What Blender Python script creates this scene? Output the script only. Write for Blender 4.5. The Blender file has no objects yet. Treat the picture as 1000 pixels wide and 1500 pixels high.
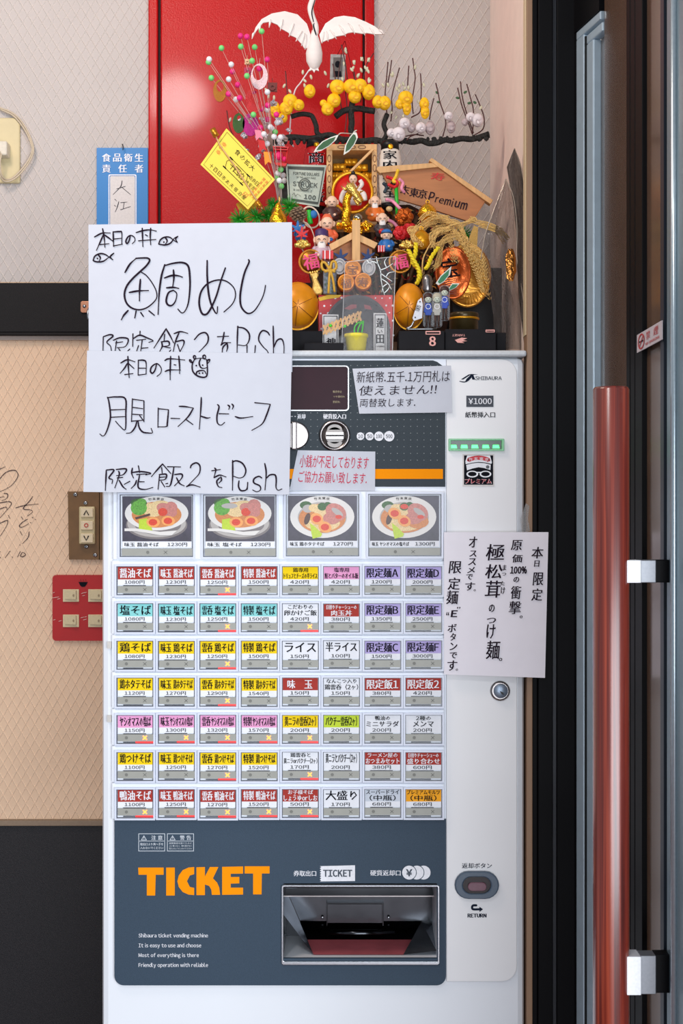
import bpy, math, random
from mathutils import Vector, Matrix
random.seed(7)
PI = math.pi
SC = bpy.context.scene
COL = SC.collection
D = 2.0          # distance from the lens to the front face of the machine (m)
CZ = 1.40        # height of the lens (m)

# ------------------------------------------------------------------ camera, world, lights, exposure
cam = bpy.data.cameras.new('camera'); camo = bpy.data.objects.new('camera', cam); COL.objects.link(camo)
camo.location = (0, -D, CZ); camo.rotation_euler = (PI/2, 0, 0)
cam.sensor_fit = 'HORIZONTAL'; cam.sensor_width = 36; cam.lens = 72; cam.clip_start = .05
SC.camera = camo
w = bpy.data.worlds.new('world'); SC.world = w; w.use_nodes = True
bg = w.node_tree.nodes['Background']; bg.inputs[0].default_value = (.80, .88, 1.0, 1); bg.inputs[1].default_value = .36
def area(name, loc, target, size, power, col, sy=None):
    l = bpy.data.lights.new(name, 'AREA'); l.energy = power; l.color = col; l.size = size
    l.shape = 'RECTANGLE' if sy else 'DISK'
    if sy: l.size_y = sy
    o = bpy.data.objects.new(name, l); COL.objects.link(o); o.location = loc
    o.rotation_euler = (Vector(target)-Vector(loc)).to_track_quat('-Z', 'Y').to_euler(); return o
area('entrance_daylight', (1.25, -4.0, 1.15), (0, 0, .95), 3.6, 172, (.88, .94, 1.0), 2.2)
area('ceiling_tube_lamp', (-.60, -2.0, 2.92), (-.3, .3, 1.6), .20, 9.5, (1.0, .96, .94))
area('side_wall_fill', (-.75, -.55, 2.7), (.2, .35, 1.7), .35, 9.0, (1.0, .80, .66))  # unseen warm fill, placed to brighten the right side wall
SC.view_settings.view_transform = 'Standard'; SC.view_settings.look = 'None'
SC.view_settings.gamma = 1; SC.view_settings.use_curve_mapping = False
SC.view_settings.exposure = 0.0

# ------------------------------------------------------------------ helpers
def W(px, py, y=0.0):
    k = (D+y)/D/1000
    return ((px-500)*k, y, CZ+(750-py)*k)
def S(y): return (D+y)/D/1000
def lin(c):
    c /= 255.0
    return c/12.92 if c <= .04045 else ((c+.055)/1.055)**2.4
MATS = {}
def mat(name, rgb=(200,200,200), rough=.5, metal=0., bump=0., scale=300., var=.06, emit=0., alpha=1., trans=0., coat=0., spec=.5, stretch=None, rgb2=None, vscale=None):
    if name in MATS: return MATS[name]
    m = bpy.data.materials.new(name); m.use_nodes = True; nt = m.node_tree; n = nt.nodes; L = nt.links
    p = n['Principled BSDF']; base = [lin(c) for c in rgb]
    tc = n.new('ShaderNodeTexCoord'); mp = n.new('ShaderNodeMapping'); L.new(tc.outputs['Object'], mp.inputs[0])
    if stretch: mp.inputs['Scale'].default_value = stretch
    nz = n.new('ShaderNodeTexNoise'); nz.inputs['Scale'].default_value = vscale or scale; nz.inputs['Detail'].default_value = 4
    L.new(mp.outputs[0], nz.inputs['Vector'])
    cr = n.new('ShaderNodeValToRGB'); L.new(nz.outputs[0], cr.inputs[0])
    e = cr.color_ramp.elements; e[0].position = .3; e[1].position = .7
    c2 = [lin(c) for c in rgb2] if rgb2 else [min(1, c*(1+var)) for c in base]
    c1 = base if rgb2 else [c*(1-var) for c in base]
    e[0].color = (*c1, 1); e[1].color = (*c2, 1)
    L.new(cr.outputs[0], p.inputs['Base Color'])
    p.inputs['Roughness'].default_value = rough; p.inputs['Metallic'].default_value = metal
    p.inputs['Specular IOR Level'].default_value = spec
    p.inputs['Coat Weight'].default_value = coat; p.inputs['Coat Roughness'].default_value = .08
    if trans: p.inputs['Transmission Weight'].default_value = trans
    if alpha < 1: p.inputs['Alpha'].default_value = alpha
    if emit: L.new(cr.outputs[0], p.inputs['Emission Color']); p.inputs['Emission Strength'].default_value = emit
    if bump:
        b = n.new('ShaderNodeBump'); b.inputs['Strength'].default_value = 1; b.inputs['Distance'].default_value = bump
        nb = n.new('ShaderNodeTexNoise'); nb.inputs['Scale'].default_value = scale; nb.inputs['Detail'].default_value = 3
        L.new(mp.outputs[0], nb.inputs['Vector']); L.new(nb.outputs[0], b.inputs['Height']); L.new(b.outputs[0], p.inputs['Normal'])
    MATS[name] = m; return m
def film(name, rgb, a):
    """thin clear sheet: mostly transparent with a gloss of its own"""
    if name in MATS: return MATS[name]
    m = bpy.data.materials.new(name); m.use_nodes = True; nt = m.node_tree; n = nt.nodes; L = nt.links
    for x in list(n): n.remove(x)
    out = n.new('ShaderNodeOutputMaterial'); mx = n.new('ShaderNodeMixShader'); tr = n.new('ShaderNodeBsdfTransparent')
    gl = n.new('ShaderNodeBsdfPrincipled'); gl.inputs['Base Color'].default_value = (*[lin(c) for c in rgb], 1); gl.inputs['Roughness'].default_value = .12
    fr = n.new('ShaderNodeFresnel'); fr.inputs[0].default_value = 1.22; ad = n.new('ShaderNodeMath'); ad.operation = 'ADD'; ad.use_clamp = True; ad.inputs[1].default_value = a
    nz = n.new('ShaderNodeTexNoise'); nz.inputs['Scale'].default_value = 25; b = n.new('ShaderNodeBump'); b.inputs['Distance'].default_value = .003
    L.new(nz.outputs[0], b.inputs['Height']); L.new(b.outputs[0], gl.inputs['Normal']); L.new(b.outputs[0], fr.inputs['Normal'])
    L.new(fr.outputs[0], ad.inputs[0]); L.new(ad.outputs[0], mx.inputs[0]); L.new(tr.outputs[0], mx.inputs[1]); L.new(gl.outputs[0], mx.inputs[2]); L.new(mx.outputs[0], out.inputs[0])
    MATS[name] = m; return m

def catmull(pts, n=6):
    if len(pts) < 3: return [Vector(p) for p in pts]
    P = [Vector(p) for p in pts]; P = [P[0]*2-P[1]] + P + [P[-1]*2-P[-2]]; out = []
    for i in range(1, len(P)-2):
        a, b, c, d = P[i-1:i+3]
        for k in range(n):
            t = k/n
            out.append(.5*((2*b)+(c-a)*t+(2*a-5*b+4*c-d)*t*t+(3*b-a-3*c+d)*t**3))
    out.append(P[-2]); return out
def ell(cx, cy, rx, ry=None, n=24, rot=0, a0=0, a1=2*PI):
    ry = ry or rx; full = abs(a1-a0-2*PI) < 1e-6; o = []
    for i in range(n if full else n+1):
        t = a0+(a1-a0)*i/n; x, y = rx*math.cos(t), ry*math.sin(t)
        o.append((cx+x*math.cos(rot)-y*math.sin(rot), cy+x*math.sin(rot)+y*math.cos(rot)))
    return o
def rrect(x0, y0, x1, y1, r, n=5, corners=(1,1,1,1)):
    o = []
    for k, (cx, cy, a) in enumerate(((x1-r, y1-r, 0), (x0+r, y1-r, PI/2), (x0+r, y0+r, PI), (x1-r, y0+r, 1.5*PI))):
        if corners[k]: o += [(cx+r*math.cos(a+PI/2*i/n), cy+r*math.sin(a+PI/2*i/n)) for i in range(n+1)]
        else: o.append(((x1, y1), (x0, y1), (x0, y0), (x1, y0))[k])
    return o
class MB:
    def __init__(s): s.v = []; s.f = []; s.m = []; s.sm = []
    def add(s, vs, fs, m=0, smooth=False):
        b = len(s.v); s.v += [tuple(v) for v in vs]
        for f in fs: s.f.append([i+b for i in f]); s.m.append(m); s.sm.append(smooth)
        return s
    def box(s, x0, x1, y0, y1, z0, z1, m=0):
        return s.add([(x, y, z) for x in (x0, x1) for y in (y0, y1) for z in (z0, z1)], [(0,1,3,2),(4,6,7,5),(0,4,5,1),(2,3,7,6),(0,2,6,4),(1,5,7,3)], m)
    def pbox(s, a, b, c, d, y0, y1, m=0):
        x0, _, z1 = W(a, b, y0); x1, _, z0 = W(c, d, y0); return s.box(x0, x1, y0, y1, z0, z1, m)
    def poly(s, pts, y0, y1, m=0):
        n = len(pts); A = [W(x, y, y0) for x, y in pts]; B = [(a[0], y1, a[2]) for a in A]
        return s.add(A+B, [list(range(n)), list(range(2*n-1, n-1, -1))]+[(i, i+n, (i+1) % n+n, (i+1) % n) for i in range(n)], m)
    def flat(s, pts, yf, m=0):
        f = yf if callable(yf) else (lambda x, y: yf)
        return s.add([W(x, y, f(x, y)) for x, y in pts], [list(range(len(pts)))], m)
    def ring(s, outer, inner, y0, y1, m=0):
        n = len(outer); q = []
        for pts, y in ((outer, y0), (inner, y0)): q += [W(a, b, y) for a, b in pts]
        v = q + [(p[0], y1, p[2]) for p in q]; f = []
        for i in range(n):
            j = (i+1) % n; f += [(i, j, n+j, n+i), (i, 2*n+i, 2*n+j, j), (n+i, n+j, 3*n+j, 3*n+i), (2*n+i, 3*n+i, 3*n+j, 2*n+j)]
        return s.add(v, f, m)
    def tube(s, pts, r, n=8, m=0, smooth=True):
        P = [Vector(p) for p in pts]; k = len(P); R = r if isinstance(r, (list, tuple)) else [r]*k
        vs = []; fs = []; up = None
        for i, p in enumerate(P):
            t = (P[min(i+1, k-1)]-P[max(i-1, 0)]); t = t.normalized() if t.length > 1e-9 else Vector((0,0,1))
            if up is None: up = t.orthogonal().normalized()
            up = (up-t*up.dot(t)); up = up.normalized() if up.length > 1e-6 else t.orthogonal().normalized()
            b = t.cross(up)
            for j in range(n):
                a = 2*PI*j/n; vs.append(p+(up*math.cos(a)+b*math.sin(a))*R[i])
        for i in range(k-1):
            for j in range(n): q = (j+1) % n; fs.append((i*n+j, i*n+q, (i+1)*n+q, (i+1)*n+j))
        fs.append(list(range(n))[::-1]); fs.append([(k-1)*n+j for j in range(n)])
        return s.add(vs, fs, m, smooth)
    def ptube(s, pts, y, r, n=8, m=0, smooth=True, cat=True):
        """tube through pixel points (x, y[, depth]) ; r in metres"""
        q = [W(p[0], p[1], p[2] if len(p) > 2 else y) for p in pts]
        return s.tube(catmull(q, 5) if cat and len(q) > 2 else q, r, n, m, smooth)
    def ball(s, c, r, nu=12, nv=8, m=0, M=None, noise=0):
        r = r if isinstance(r, (list, tuple)) else (r, r, r); c = Vector(c); vs = []; fs = []
        def pt(u, v):
            q = 1+(random.uniform(-noise, noise) if noise else 0)
            p = Vector((r[0]*math.sin(v)*math.cos(u), r[1]*math.sin(v)*math.sin(u), r[2]*math.cos(v)))*q
            return c+((M @ p) if M else p)
        vs.append(pt(0, 0))
        for j in range(1, nv):
            for i in range(nu): vs.append(pt(2*PI*i/nu, PI*j/nv))
        vs.append(pt(0, PI))
        for i in range(nu): fs.append((0, 1+i, 1+(i+1) % nu))
        for j in range(nv-2):
            for i in range(nu): a = 1+j*nu+i; b = 1+j*nu+(i+1) % nu; fs.append((a, a+nu, b+nu, b))
        k = 1+(nv-2)*nu
        for i in range(nu): fs.append((len(vs)-1, k+(i+1) % nu, k+i))
        return s.add(vs, fs, m, not noise)
    def pball(s, px, py, y, rx, ry=None, rd=None, **k):
        q = S(y); ry = ry or rx; rd = rd or (rx+ry)/2
        return s.ball(W(px, py, y), (rx*q, rd*q, ry*q), **k)
    def lathe(s, c, prof, n=20, m=0, M=None, smooth=True):
        c = Vector(c); vs = []; fs = []
        for r, z in prof:
            for i in range(n):
                p = Vector((r*math.cos(2*PI*i/n), r*math.sin(2*PI*i/n), z)); vs.append(c+((M @ p) if M else p))
        for j in range(len(prof)-1):
            for i in range(n): q = (i+1) % n; fs.append((j*n+i, j*n+q, (j+1)*n+q, (j+1)*n+i))
        fs.append(list(range(n))[::-1]); fs.append([(len(prof)-1)*n+i for i in range(n)])
        return s.add(vs, fs, m, smooth)
    def plathe(s, px, y, prof, n=20, m=0, tilt=0):
        """profile in pixels [(radius, py)] about a vertical axis at px"""
        q = S(y); py0 = prof[-1][1]; M = Matrix.Rotation(tilt, 3, 'Y') if tilt else None
        return s.lathe(W(px, py0, y), [(r*q, (py0-p)*q) for r, p in prof], n, m, M)
    def stroke(s, pts, wd, yf, m=0, smooth=True, taper=True):
        f = yf if callable(yf) else (lambda x, y: yf)
        P = catmull([(x, y) for x, y in pts], 5) if smooth and len(pts) > 2 else [Vector(p) for p in pts]
        k = len(P); vs = []; fs = []
        for i, p in enumerate(P):
            t = P[min(i+1, k-1)]-P[max(i-1, 0)]; t = t.normalized() if t.length else Vector((1, 0)); nn = Vector((-t.y, t.x))
            u = i/max(1, k-1); ww = wd*.5*((.62+.5*math.sin(PI*min(1, u*1.15+.12))) if taper else 1)
            for g in (-1, 1): q = p+nn*ww*g; vs.append(W(q.x, q.y, f(q.x, q.y)))
        for i in range(k-1): fs.append((2*i, 2*i+1, 2*i+3, 2*i+2))
        s.add(vs, fs, m)
        for e in (P[0], P[-1]):
            s.flat(ell(e.x, e.y, wd*.32, n=8), yf, m)
        return s
    def mesh(s, name, mats, origin=(0,0,0)):
        me = bpy.data.meshes.new(name); o = Vector(origin)
        me.from_pydata([Vector(v)-o for v in s.v], [], s.f)
        for x in (mats if isinstance(mats, (list, tuple)) else [mats]): me.materials.append(x)
        me.polygons.foreach_set('material_index', s.m); me.polygons.foreach_set('use_smooth', s.sm); me.update(); return me
WL = {}
def wl(o): return WL.get(o.name, Vector((0,0,0)))
def thing(name, label, cat, loc=(0,0,0), group=None):
    o = bpy.data.objects.new(name, None); COL.objects.link(o); o.empty_display_size = .02; o.location = loc; WL[o.name] = Vector(loc)
    o['label'] = label; o['category'] = cat
    if group: o['group'] = group
    return o
def part(name, mb, mats, parent, label=None, kind=None, bevel=0):
    me = mb.mesh(name, mats, wl(parent)) if isinstance(mb, MB) else mb
    o = bpy.data.objects.new(name, me); COL.objects.link(o); o.parent = parent; WL[o.name] = wl(parent)
    if label: o['label'] = label
    if kind: o['kind'] = kind
    if bevel: bev(o, bevel)
    return o
def bev(o, w_, seg=2):
    b = o.modifiers.new('bevel', 'BEVEL'); b.width = w_; b.segments = seg; b.limit_method = 'ANGLE'; b.angle_limit = .7
def single(name, mb, mats, label, cat, group=None, bevel=0, kind=None):
    n = len(mb.v); c = Vector((sum(v[0] for v in mb.v)/n, sum(v[1] for v in mb.v)/n, min(v[2] for v in mb.v)))
    o = bpy.data.objects.new(name, mb.mesh(name, mats, c)); COL.objects.link(o); o.location = c; WL[o.name] = c
    o['label'] = label; o['category'] = cat
    if group: o['group'] = group
    if kind: o['kind'] = kind
    if bevel: bev(o, bevel)
    return o
def struct(name, mb, mats, bevel=0, label=None):
    o = bpy.data.objects.new(name, mb.mesh(name, mats)); COL.objects.link(o); o['kind'] = 'structure'; WL[o.name] = Vector((0,0,0))
    if label: o['label'] = label
    if bevel: bev(o, bevel)
    return o
def inst(name, mesh, pos, parent, rot=None, scale=None, label=None):
    o = bpy.data.objects.new(name, mesh); COL.objects.link(o); o.parent = parent; o.location = Vector(pos)-wl(parent)
    if rot: o.rotation_euler = rot
    if scale: o.scale = scale
    if label: o['label'] = label
    WL[o.name] = Vector(pos); return o
GC = {}
def rawglyph(ch, bold, shear, res):
    k = (ch, round(bold, 4), shear, res)
    if k not in GC:
        c = bpy.data.curves.new('t', 'FONT'); c.body = chr(ord(ch)+0xFEE0) if 33 <= ord(ch) <= 126 else ('￥' if ch == '¥' else ch); c.resolution_u = res; c.offset = bold; c.shear = shear
        o = bpy.data.objects.new('t', c); m = o.to_mesh()
        GC[k] = ([(v.co.x, v.co.y) for v in m.vertices], [list(p.vertices) for p in m.polygons])
        o.to_mesh_clear(); bpy.data.objects.remove(o); bpy.data.curves.remove(c)
    return GC[k]
def em_width():
    if 'em' not in GC:
        w_ = []
        for t_ in ('国', '国国'):
            c = bpy.data.curves.new('t', 'FONT'); c.body = t_; o = bpy.data.objects.new('t', c); m = o.to_mesh(); w_.append(max(v.co.x for v in m.vertices)); o.to_mesh_clear(); bpy.data.objects.remove(o); bpy.data.curves.remove(c)
        GC['em'] = w_[1]-w_[0]
    return GC['em']
def glyphs(body, bold=0., shear=0., res=1):
    """outline faces of a line of text in a plain sans, normalised to the unit box of its ink"""
    E_ = em_width(); x = 0.; vs = []; fs = []
    for ch in body:
        if ch in ' \u3000': x += E_*(.32 if ch == ' ' else .9); continue
        lt = ord(ch) < 256
        v, f = rawglyph(ch, bold if lt else min(bold, 0), shear, 2 if lt else res)
        if not v: continue
        a = min(p[0] for p in v); b = max(p[0] for p in v); off = x-a+E_*.05 if lt else x
        k = len(vs); vs += [(p[0]+off, p[1]) for p in v]; fs += [[q+k for q in g] for g in f]
        x += (b-a)+E_*.10 if lt else E_
    x0 = min(v[0] for v in vs); x1 = max(v[0] for v in vs); y0 = min(v[1] for v in vs); y1 = max(v[1] for v in vs)
    return [((a-x0)/(x1-x0 or 1), (b-y0)/(y1-y0 or 1)) for a, b in vs], fs
def put(mb, body, x0, y0, x1, y1, yf, m=0, bold=.012, shear=0, rot=0, res=1, flip=False):
    """glyphs whose ink fills the pixel box x0..x1, y0..y1 on the surface yf"""
    f = yf if callable(yf) else (lambda x, y: yf)
    vs, fs = glyphs(body, min(bold, .02) if bold > .03 else min(bold, 0.), shear, res); cx, cy = (x0+x1)/2, (y0+y1)/2
    hgt = y1-y0; sh = 0 if bold <= 0 else min(.34, hgt*bold*1.2)
    for ci, dx in enumerate((-sh, sh) if sh else (0,)):
        o = []
        for u, v in vs:
            if flip: u, v = 1-u, 1-v
            x = x0+(x1-x0)*u-cx+dx; y = y1-(y1-y0)*v-cy
            X = cx+x*math.cos(rot)-y*math.sin(rot); Y = cy+x*math.sin(rot)+y*math.cos(rot)
            o.append(W(X, Y, f(X, Y)-.00022*ci))
        mb.add(o, fs, m)
    return mb
def text(name, body, box, yf, m, parent, label=None, **k):
    return part(name, put(MB(), body, *box, yf, **k), m, parent, label)
def bake(o):
    dg = bpy.context.evaluated_depsgraph_get(); me = bpy.data.meshes.new_from_object(o.evaluated_get(dg)); o.modifiers.clear(); o.data = me
def cut(o, cutter_mb):
    c = bpy.data.objects.new('c', cutter_mb.mesh('c', [], wl(o))); COL.objects.link(c); c.parent = o.parent
    b = o.modifiers.new('cut', 'BOOLEAN'); b.object = c; b.operation = 'DIFFERENCE'; b.solver = 'EXACT'
    bpy.context.view_layer.update(); bake(o); bpy.data.objects.remove(c)

# ------------------------------------------------------------------ materials
paper = mat('white_paper', (203,206,216), .75, var=.015, scale=40, bump=.0004)
paper_pink = mat('pinkish_white_paper', (242,238,246), .75, var=.015, scale=40)
ink = mat('black_marker_ink', (36,25,38), .8, var=.2, spec=.1)
redink = mat('red_marker_ink', (205,30,70), .8, spec=.1)
print_black = mat('black_print', (22,22,30), .8, spec=.1)
print_white = mat('white_print', (235,236,242), .5)
m_white = mat('machine_white_enamel', (236,240,246), .34, var=.012, scale=6)
m_panel = mat('pale_grey_front_panel', (240,240,242), .42, var=.012, scale=8)
m_btn = mat('button_field_white', (236,241,250), .4, var=.01, scale=10)
m_slate = mat('slate_grey_panel', (58,74,90), .55, spec=.2, var=.10, scale=900, bump=.0001)
m_slate2 = mat('dark_slate_panel', (54,63,70), .55, spec=.2, var=.10, scale=900, bump=.0001)
orange = mat('orange_print', (255,152,4), .7, var=.01, spec=.1)
chrome = mat('polished_chrome', (150,144,143), .28, 1., var=.03, scale=20)
steel = mat('brushed_steel', (170,172,175), .3, 1., var=.08, scale=60)
darksteel = mat('dark_mirror_steel', (70,72,76), .16, 1., var=.2, scale=14, bump=.0006)
blackp = mat('black_plastic', (18,18,21), .4, var=.2, spec=.3)
gold = mat('gold_foil', (235,175,40), .22, .95, bump=.0016, scale=260, var=.15)
goldp = mat('pale_gold_foil', (240,205,110), .25, .95, bump=.002, scale=330, var=.15)
brass = mat('brass_gold_paint', (225,160,30), .35, .6, var=.15, scale=90, bump=.0006)
redc = mat('bright_red_lacquer', (200,20,25), .35, var=.08, scale=50)
wood = mat('pale_cypress_wood', (214,168,112), .55, stretch=(1,1,.12), scale=160, var=.14)
wood2 = mat('tan_cedar_board', (178,116,70), .55, stretch=(.15,1,1), scale=120, var=.10)

# ------------------------------------------------------------------ setting
YB = .54          # depth of the back wall
K = S(YB)
wallw = mat('embossed_white_wallcovering', (188,180,176), .65, var=.03, scale=9, bump=.0002)
wallb = mat('embossed_beige_wallcovering', (226,194,164), .6, var=.05, scale=7, bump=.0002)
ridgew = mat('raised_white_emboss', (214,206,200), .6, var=.02, scale=30)
ridgeb = mat('raised_beige_emboss', (238,212,186), .55, var=.02, scale=30)
def lattice(px0, py0, px1, py1, dx, dy, y, m, name, parent, wid=2.1, hgt=.0016):
    """raised diamond lattice: long three-sided ridges clipped to a rectangle"""
    mb = MB(); k = S(y); hw = wid*.5
    for sgn in (1, -1):
        sl = dy/dx*sgn
        x = px0-(py1-py0)/(dy/dx)-dx
        while x < px1+(py1-py0)/(dy/dx)+dx:
            # line: X = x + (Y-py0)/sl
            pts = []
            ya, yb_ = py0, py1
            xa, xb = x, x+(py1-py0)/sl
            t0, t1 = 0., 1.; dxl = xb-xa
            if abs(dxl) > 1e-9:
                ta, tb = (px0-xa)/dxl, (px1-xa)/dxl
                t0 = max(t0, min(ta, tb)); t1 = min(t1, max(ta, tb))
            if t1-t0 > .002:
                p = (xa+dxl*t0, ya+(yb_-ya)*t0); q = (xa+dxl*t1, ya+(yb_-ya)*t1)
                v = []
                for a in (p, q): v += [W(a[0]-hw, a[1], y), (W(*a, y)[0], y-hgt, W(*a, y)[2]), W(a[0]+hw, a[1], y)]
                mb.add(v, [(0,3,4,1), (1,4,5,2)], 0, False)
            x += dx
    return part(name, mb, m, parent, kind='stuff')
X0 = -2.2
xc = W(715, 0, YB)[0]      # inner corner of back wall
mb = MB(); z_str = W(0, 413, YB)[2]; mb.box(X0, xc+.3, YB, YB+.12, z_str, 3.3)
wu = struct('wall_back', mb, wallw)
lattice(-700, -500, 716, 413, 14.2, 23.2, YB, ridgew, 'embossed_lattice', wu)
mb = MB(); mb.box(X0, xc+.3, YB, YB+.12, W(0,1205,YB)[2], z_str)
wb_ = struct('wall_back_middle', mb, wallb)
lattice(-700, 492, 175, 1202, 13.2, 23.2, YB, ridgeb, 'embossed_lattice', wb_)
blackgrain = mat('black_speckled_board', (14,14,16), .6, var=.5, scale=900, bump=.0003, rgb2=(34,31,32), spec=.2)
mb = MB(); mb.box(X0, xc+.3, YB-.004, YB+.12, 0, W(0,1209,YB)[2])
struct('wall_back_dado', mb, mat('charcoal_speckled_board', (22,22,26), .5, scale=700, bump=.0003, rgb2=(50,48,50), spec=.3))
mb = MB(); mb.pbox(-1300, 414, 700, 487, YB-.018, YB+.001); mb.pbox(-1300, 487, 712, 491, YB-.021, YB+.001)
struct('trim_1', mb, blackgrain, bevel=.002, label='black speckled rail across the wall')
mb = MB(); mb.pbox(-1300, 491, 712, 498, YB-.008, YB+.001); 
struct('trim_2', mb, mat('greyish_pink_strip', (168,152,142), .6))
mb = MB(); mb.pbox(-1300, 1202, 712, 1210, YB-.012, YB+.001)
struct('trim_3', mb, mat('taupe_strip', (140,120,100), .6), bevel=.001)
# side wall at the right of the alcove
plaster = mat('pinkish_plaster', (246,226,214), .85, var=.03, scale=30, bump=.0008)
mb = MB(); mb.box(.2765, .40, .032, YB+.02, 0, 3.3); struct('wall_right', mb, plaster)
mb = MB(); mb.box(.2712, .2795, -.002, .032, 0, 3.3); struct('trim_4', mb, mat('tan_corner_trim', (150,118,92), .5, stretch=(1,1,.1), scale=60), bevel=.001)
mb = MB(); mb.box(.2700, .2712, .004, .03, 1.66, 3.3); struct('trim_5', mb, mat('cream_sealant', (214,196,160), .5), bevel=.0004)
mb = MB(); mb.box(X0, .9, -4.2, .7, -.05, 0); struct('floor', mb, mat('dark_red_floor_tiles', (110,60,58), .4, var=.15, scale=6))

# red steel door of the duct cabinet on the back wall
redpaint = mat('glossy_red_enamel', (160,6,14), .3)
# orange-peel finish at a coarser scale
redsteel = mat('orange_peel_red_enamel', (184,0,4), .31, var=.03, scale=420, bump=.0005, spec=.22, coat=.12)
cab = thing('steel_cabinet_door', 'tall glossy red steel cabinet door with narrow frame on the white wall behind the ornaments', 'cabinet door', W(380, 505, YB))
for a_, b_ in ((217, 231), (534, 548)):
    mb = MB(); mb.pbox(a_, -60, b_, 505, YB-.012, YB); part('frame_side', mb, redsteel, cab, bevel=.0025)
mb = MB(); mb.pbox(235, -60, 531, 505, YB-.016, YB); part('door_panel', mb, redsteel, cab, bevel=.003)
mb = MB(); mb.pbox(231, -60, 235, 505, YB-.003, YB); mb.pbox(531, -60, 534, 505, YB-.003, YB); part('shadow_gap', mb, mat('dark_red_gap', (40,4,6), .7), cab)

# ------------------------------------------------------------------ door on the right
dark = mat('black_anodised_frame', (9,9,12), .5, var=.3, scale=900, spec=.12)
dark2 = mat('black_anodised_groove', (10,10,12), .5)
alu = mat('blue_grey_aluminium', (184,204,218), .3, .3, var=.05, scale=60)
glassd = mat('glass_brown_reflection', (100,78,64), .16, var=.1, scale=20, spec=.8)  # brown base colour stands in for the warm reflections in the panes
fr = thing('door_frame', 'black grooved metal door jamb with a slim light aluminium glazed strip beside the ticket machine', 'door frame', (.31, 0, 0))
ZT = 3.1
def col(mb, a, b, y0, y1, m=0, z0=0, z1=ZT):
    xa = W(a, 0, y0)[0]; xb = W(b, 0, y0)[0]; mb.box(xa, xb, y0, y1, z0, z1, m)
mb = MB(); col(mb, 779.4, 787, -.001, .08); col(mb, 788.2, 809.5, -.007, .08); col(mb, 815.5, 842.5, -.004, .08); part('jamb', mb, dark, fr, bevel=.0012)
mb = MB(); col(mb, 787, 788.2, .004, .08); col(mb, 809.5, 815.5, .004, .08); part('jamb_groove', mb, mat('grey_worn_groove', (52,54,60), .4, .3), fr)
def ln(t, off=0):
    n = Vector((-1, -.212)).normalized()      # towards the camera side of the slanted pane
    return (.343+.212*t+n.x*off, 0-t+n.y*off)
def slant(mb, t0, t1, o0, o1, z0, z1, m=0):
    q = [ln(t0, o0), ln(t1, o0), ln(t1, o1), ln(t0, o1)]
    mb.add([(x, y, z) for z in (z0, z1) for x, y in q], [(0,1,2,3), (7,6,5,4), (0,4,5,1), (1,5,6,2), (2,6,7,3), (3,7,4,0)], m)
zt = W(0, 62, 0)[2]
mb = MB(); slant(mb, 0, .094, -.03, .004, zt+.012, ZT); slant(mb, 0, .008, -.03, .003, 0, zt+.012); part('head_rail', mb, dark, fr)
mb = MB(); slant(mb, .006, .0345, -.01, .002, 0, zt); slant(mb, .006, .094, -.01, .002, zt, zt+.012); part('outer_bead', mb, alu, fr, bevel=.0015)
mb = MB(); slant(mb, .0375, .062, -.014, -.001, 0, zt-.016); slant(mb, .0375, .094, -.014, -.001, zt-.016, zt-.003); part('inner_bead', mb, alu, fr, bevel=.002)
mb = MB(); slant(mb, .0345, .0378, -.02, .0008, 0, zt-.004); part('rubber_seal', mb, dark2, fr)
pane = mat('grey_pane_glass', (104,110,116), .12, var=.25, scale=4, spec=.8, alpha=.75)
mb = MB(); slant(mb, .060, .094, -.020, -.014, 0, zt-.014); part('glass_pane', mb, pane, fr)

XL = .365
leaf = thing('glass_door', 'open dark glass door leaf with black stile and blue-grey metal edge, long wooden pull handle', 'door', (XL, -.4, 0))
def yp(px, X=XL): return X*2000/(px-500)-2
def leafbox(mb, pa, pb, x0, th=.03, z0=.02, z1=2.7, m=0):
    mb.box(x0, x0+th, yp(pb, x0), yp(pa, x0), z0, z1, m)
mb = MB(); leafbox(mb, 885, 917.5, XL, .02); leafbox(mb, 939, 973, XL, .02); part('glass_pane', mb, glassd, leaf)
mb = MB(); leafbox(mb, 917, 922, XL-.003); leafbox(mb, 923, 929, XL-.005); leafbox(mb, 930, 940, XL-.006); part('stile', mb, dark, leaf, bevel=.001)
mb = MB(); mb.box(XL-.004, XL+.02, yp(977), yp(972), .02, 2.7); part('edge_gasket', mb, mat('navy_rubber', (30,40,54), .4), leaf)
mb = MB(); mb.box(XL-.004, XL+.03, -.565, yp(980.5), .02, 2.7); 
part('metal_edge', mb, mat('blue_grey_edge_metal', (122,146,158), .34, .3), leaf, bevel=.004)
mb = MB(); mb.box(XL+.001, XL+.02, yp(981), yp(976.5), .02, 2.7); part('edge_gap', mb, dark2, leaf)
mb = MB(); mb.tube([(XL-.006, yp(987, XL-.006), .02), (XL-.006, yp(987, XL-.006), 2.7)], .004, 10); part('edge_bead', mb, mat('pale_aluminium_bead', (178,192,200), .25, .7), leaf)
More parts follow.
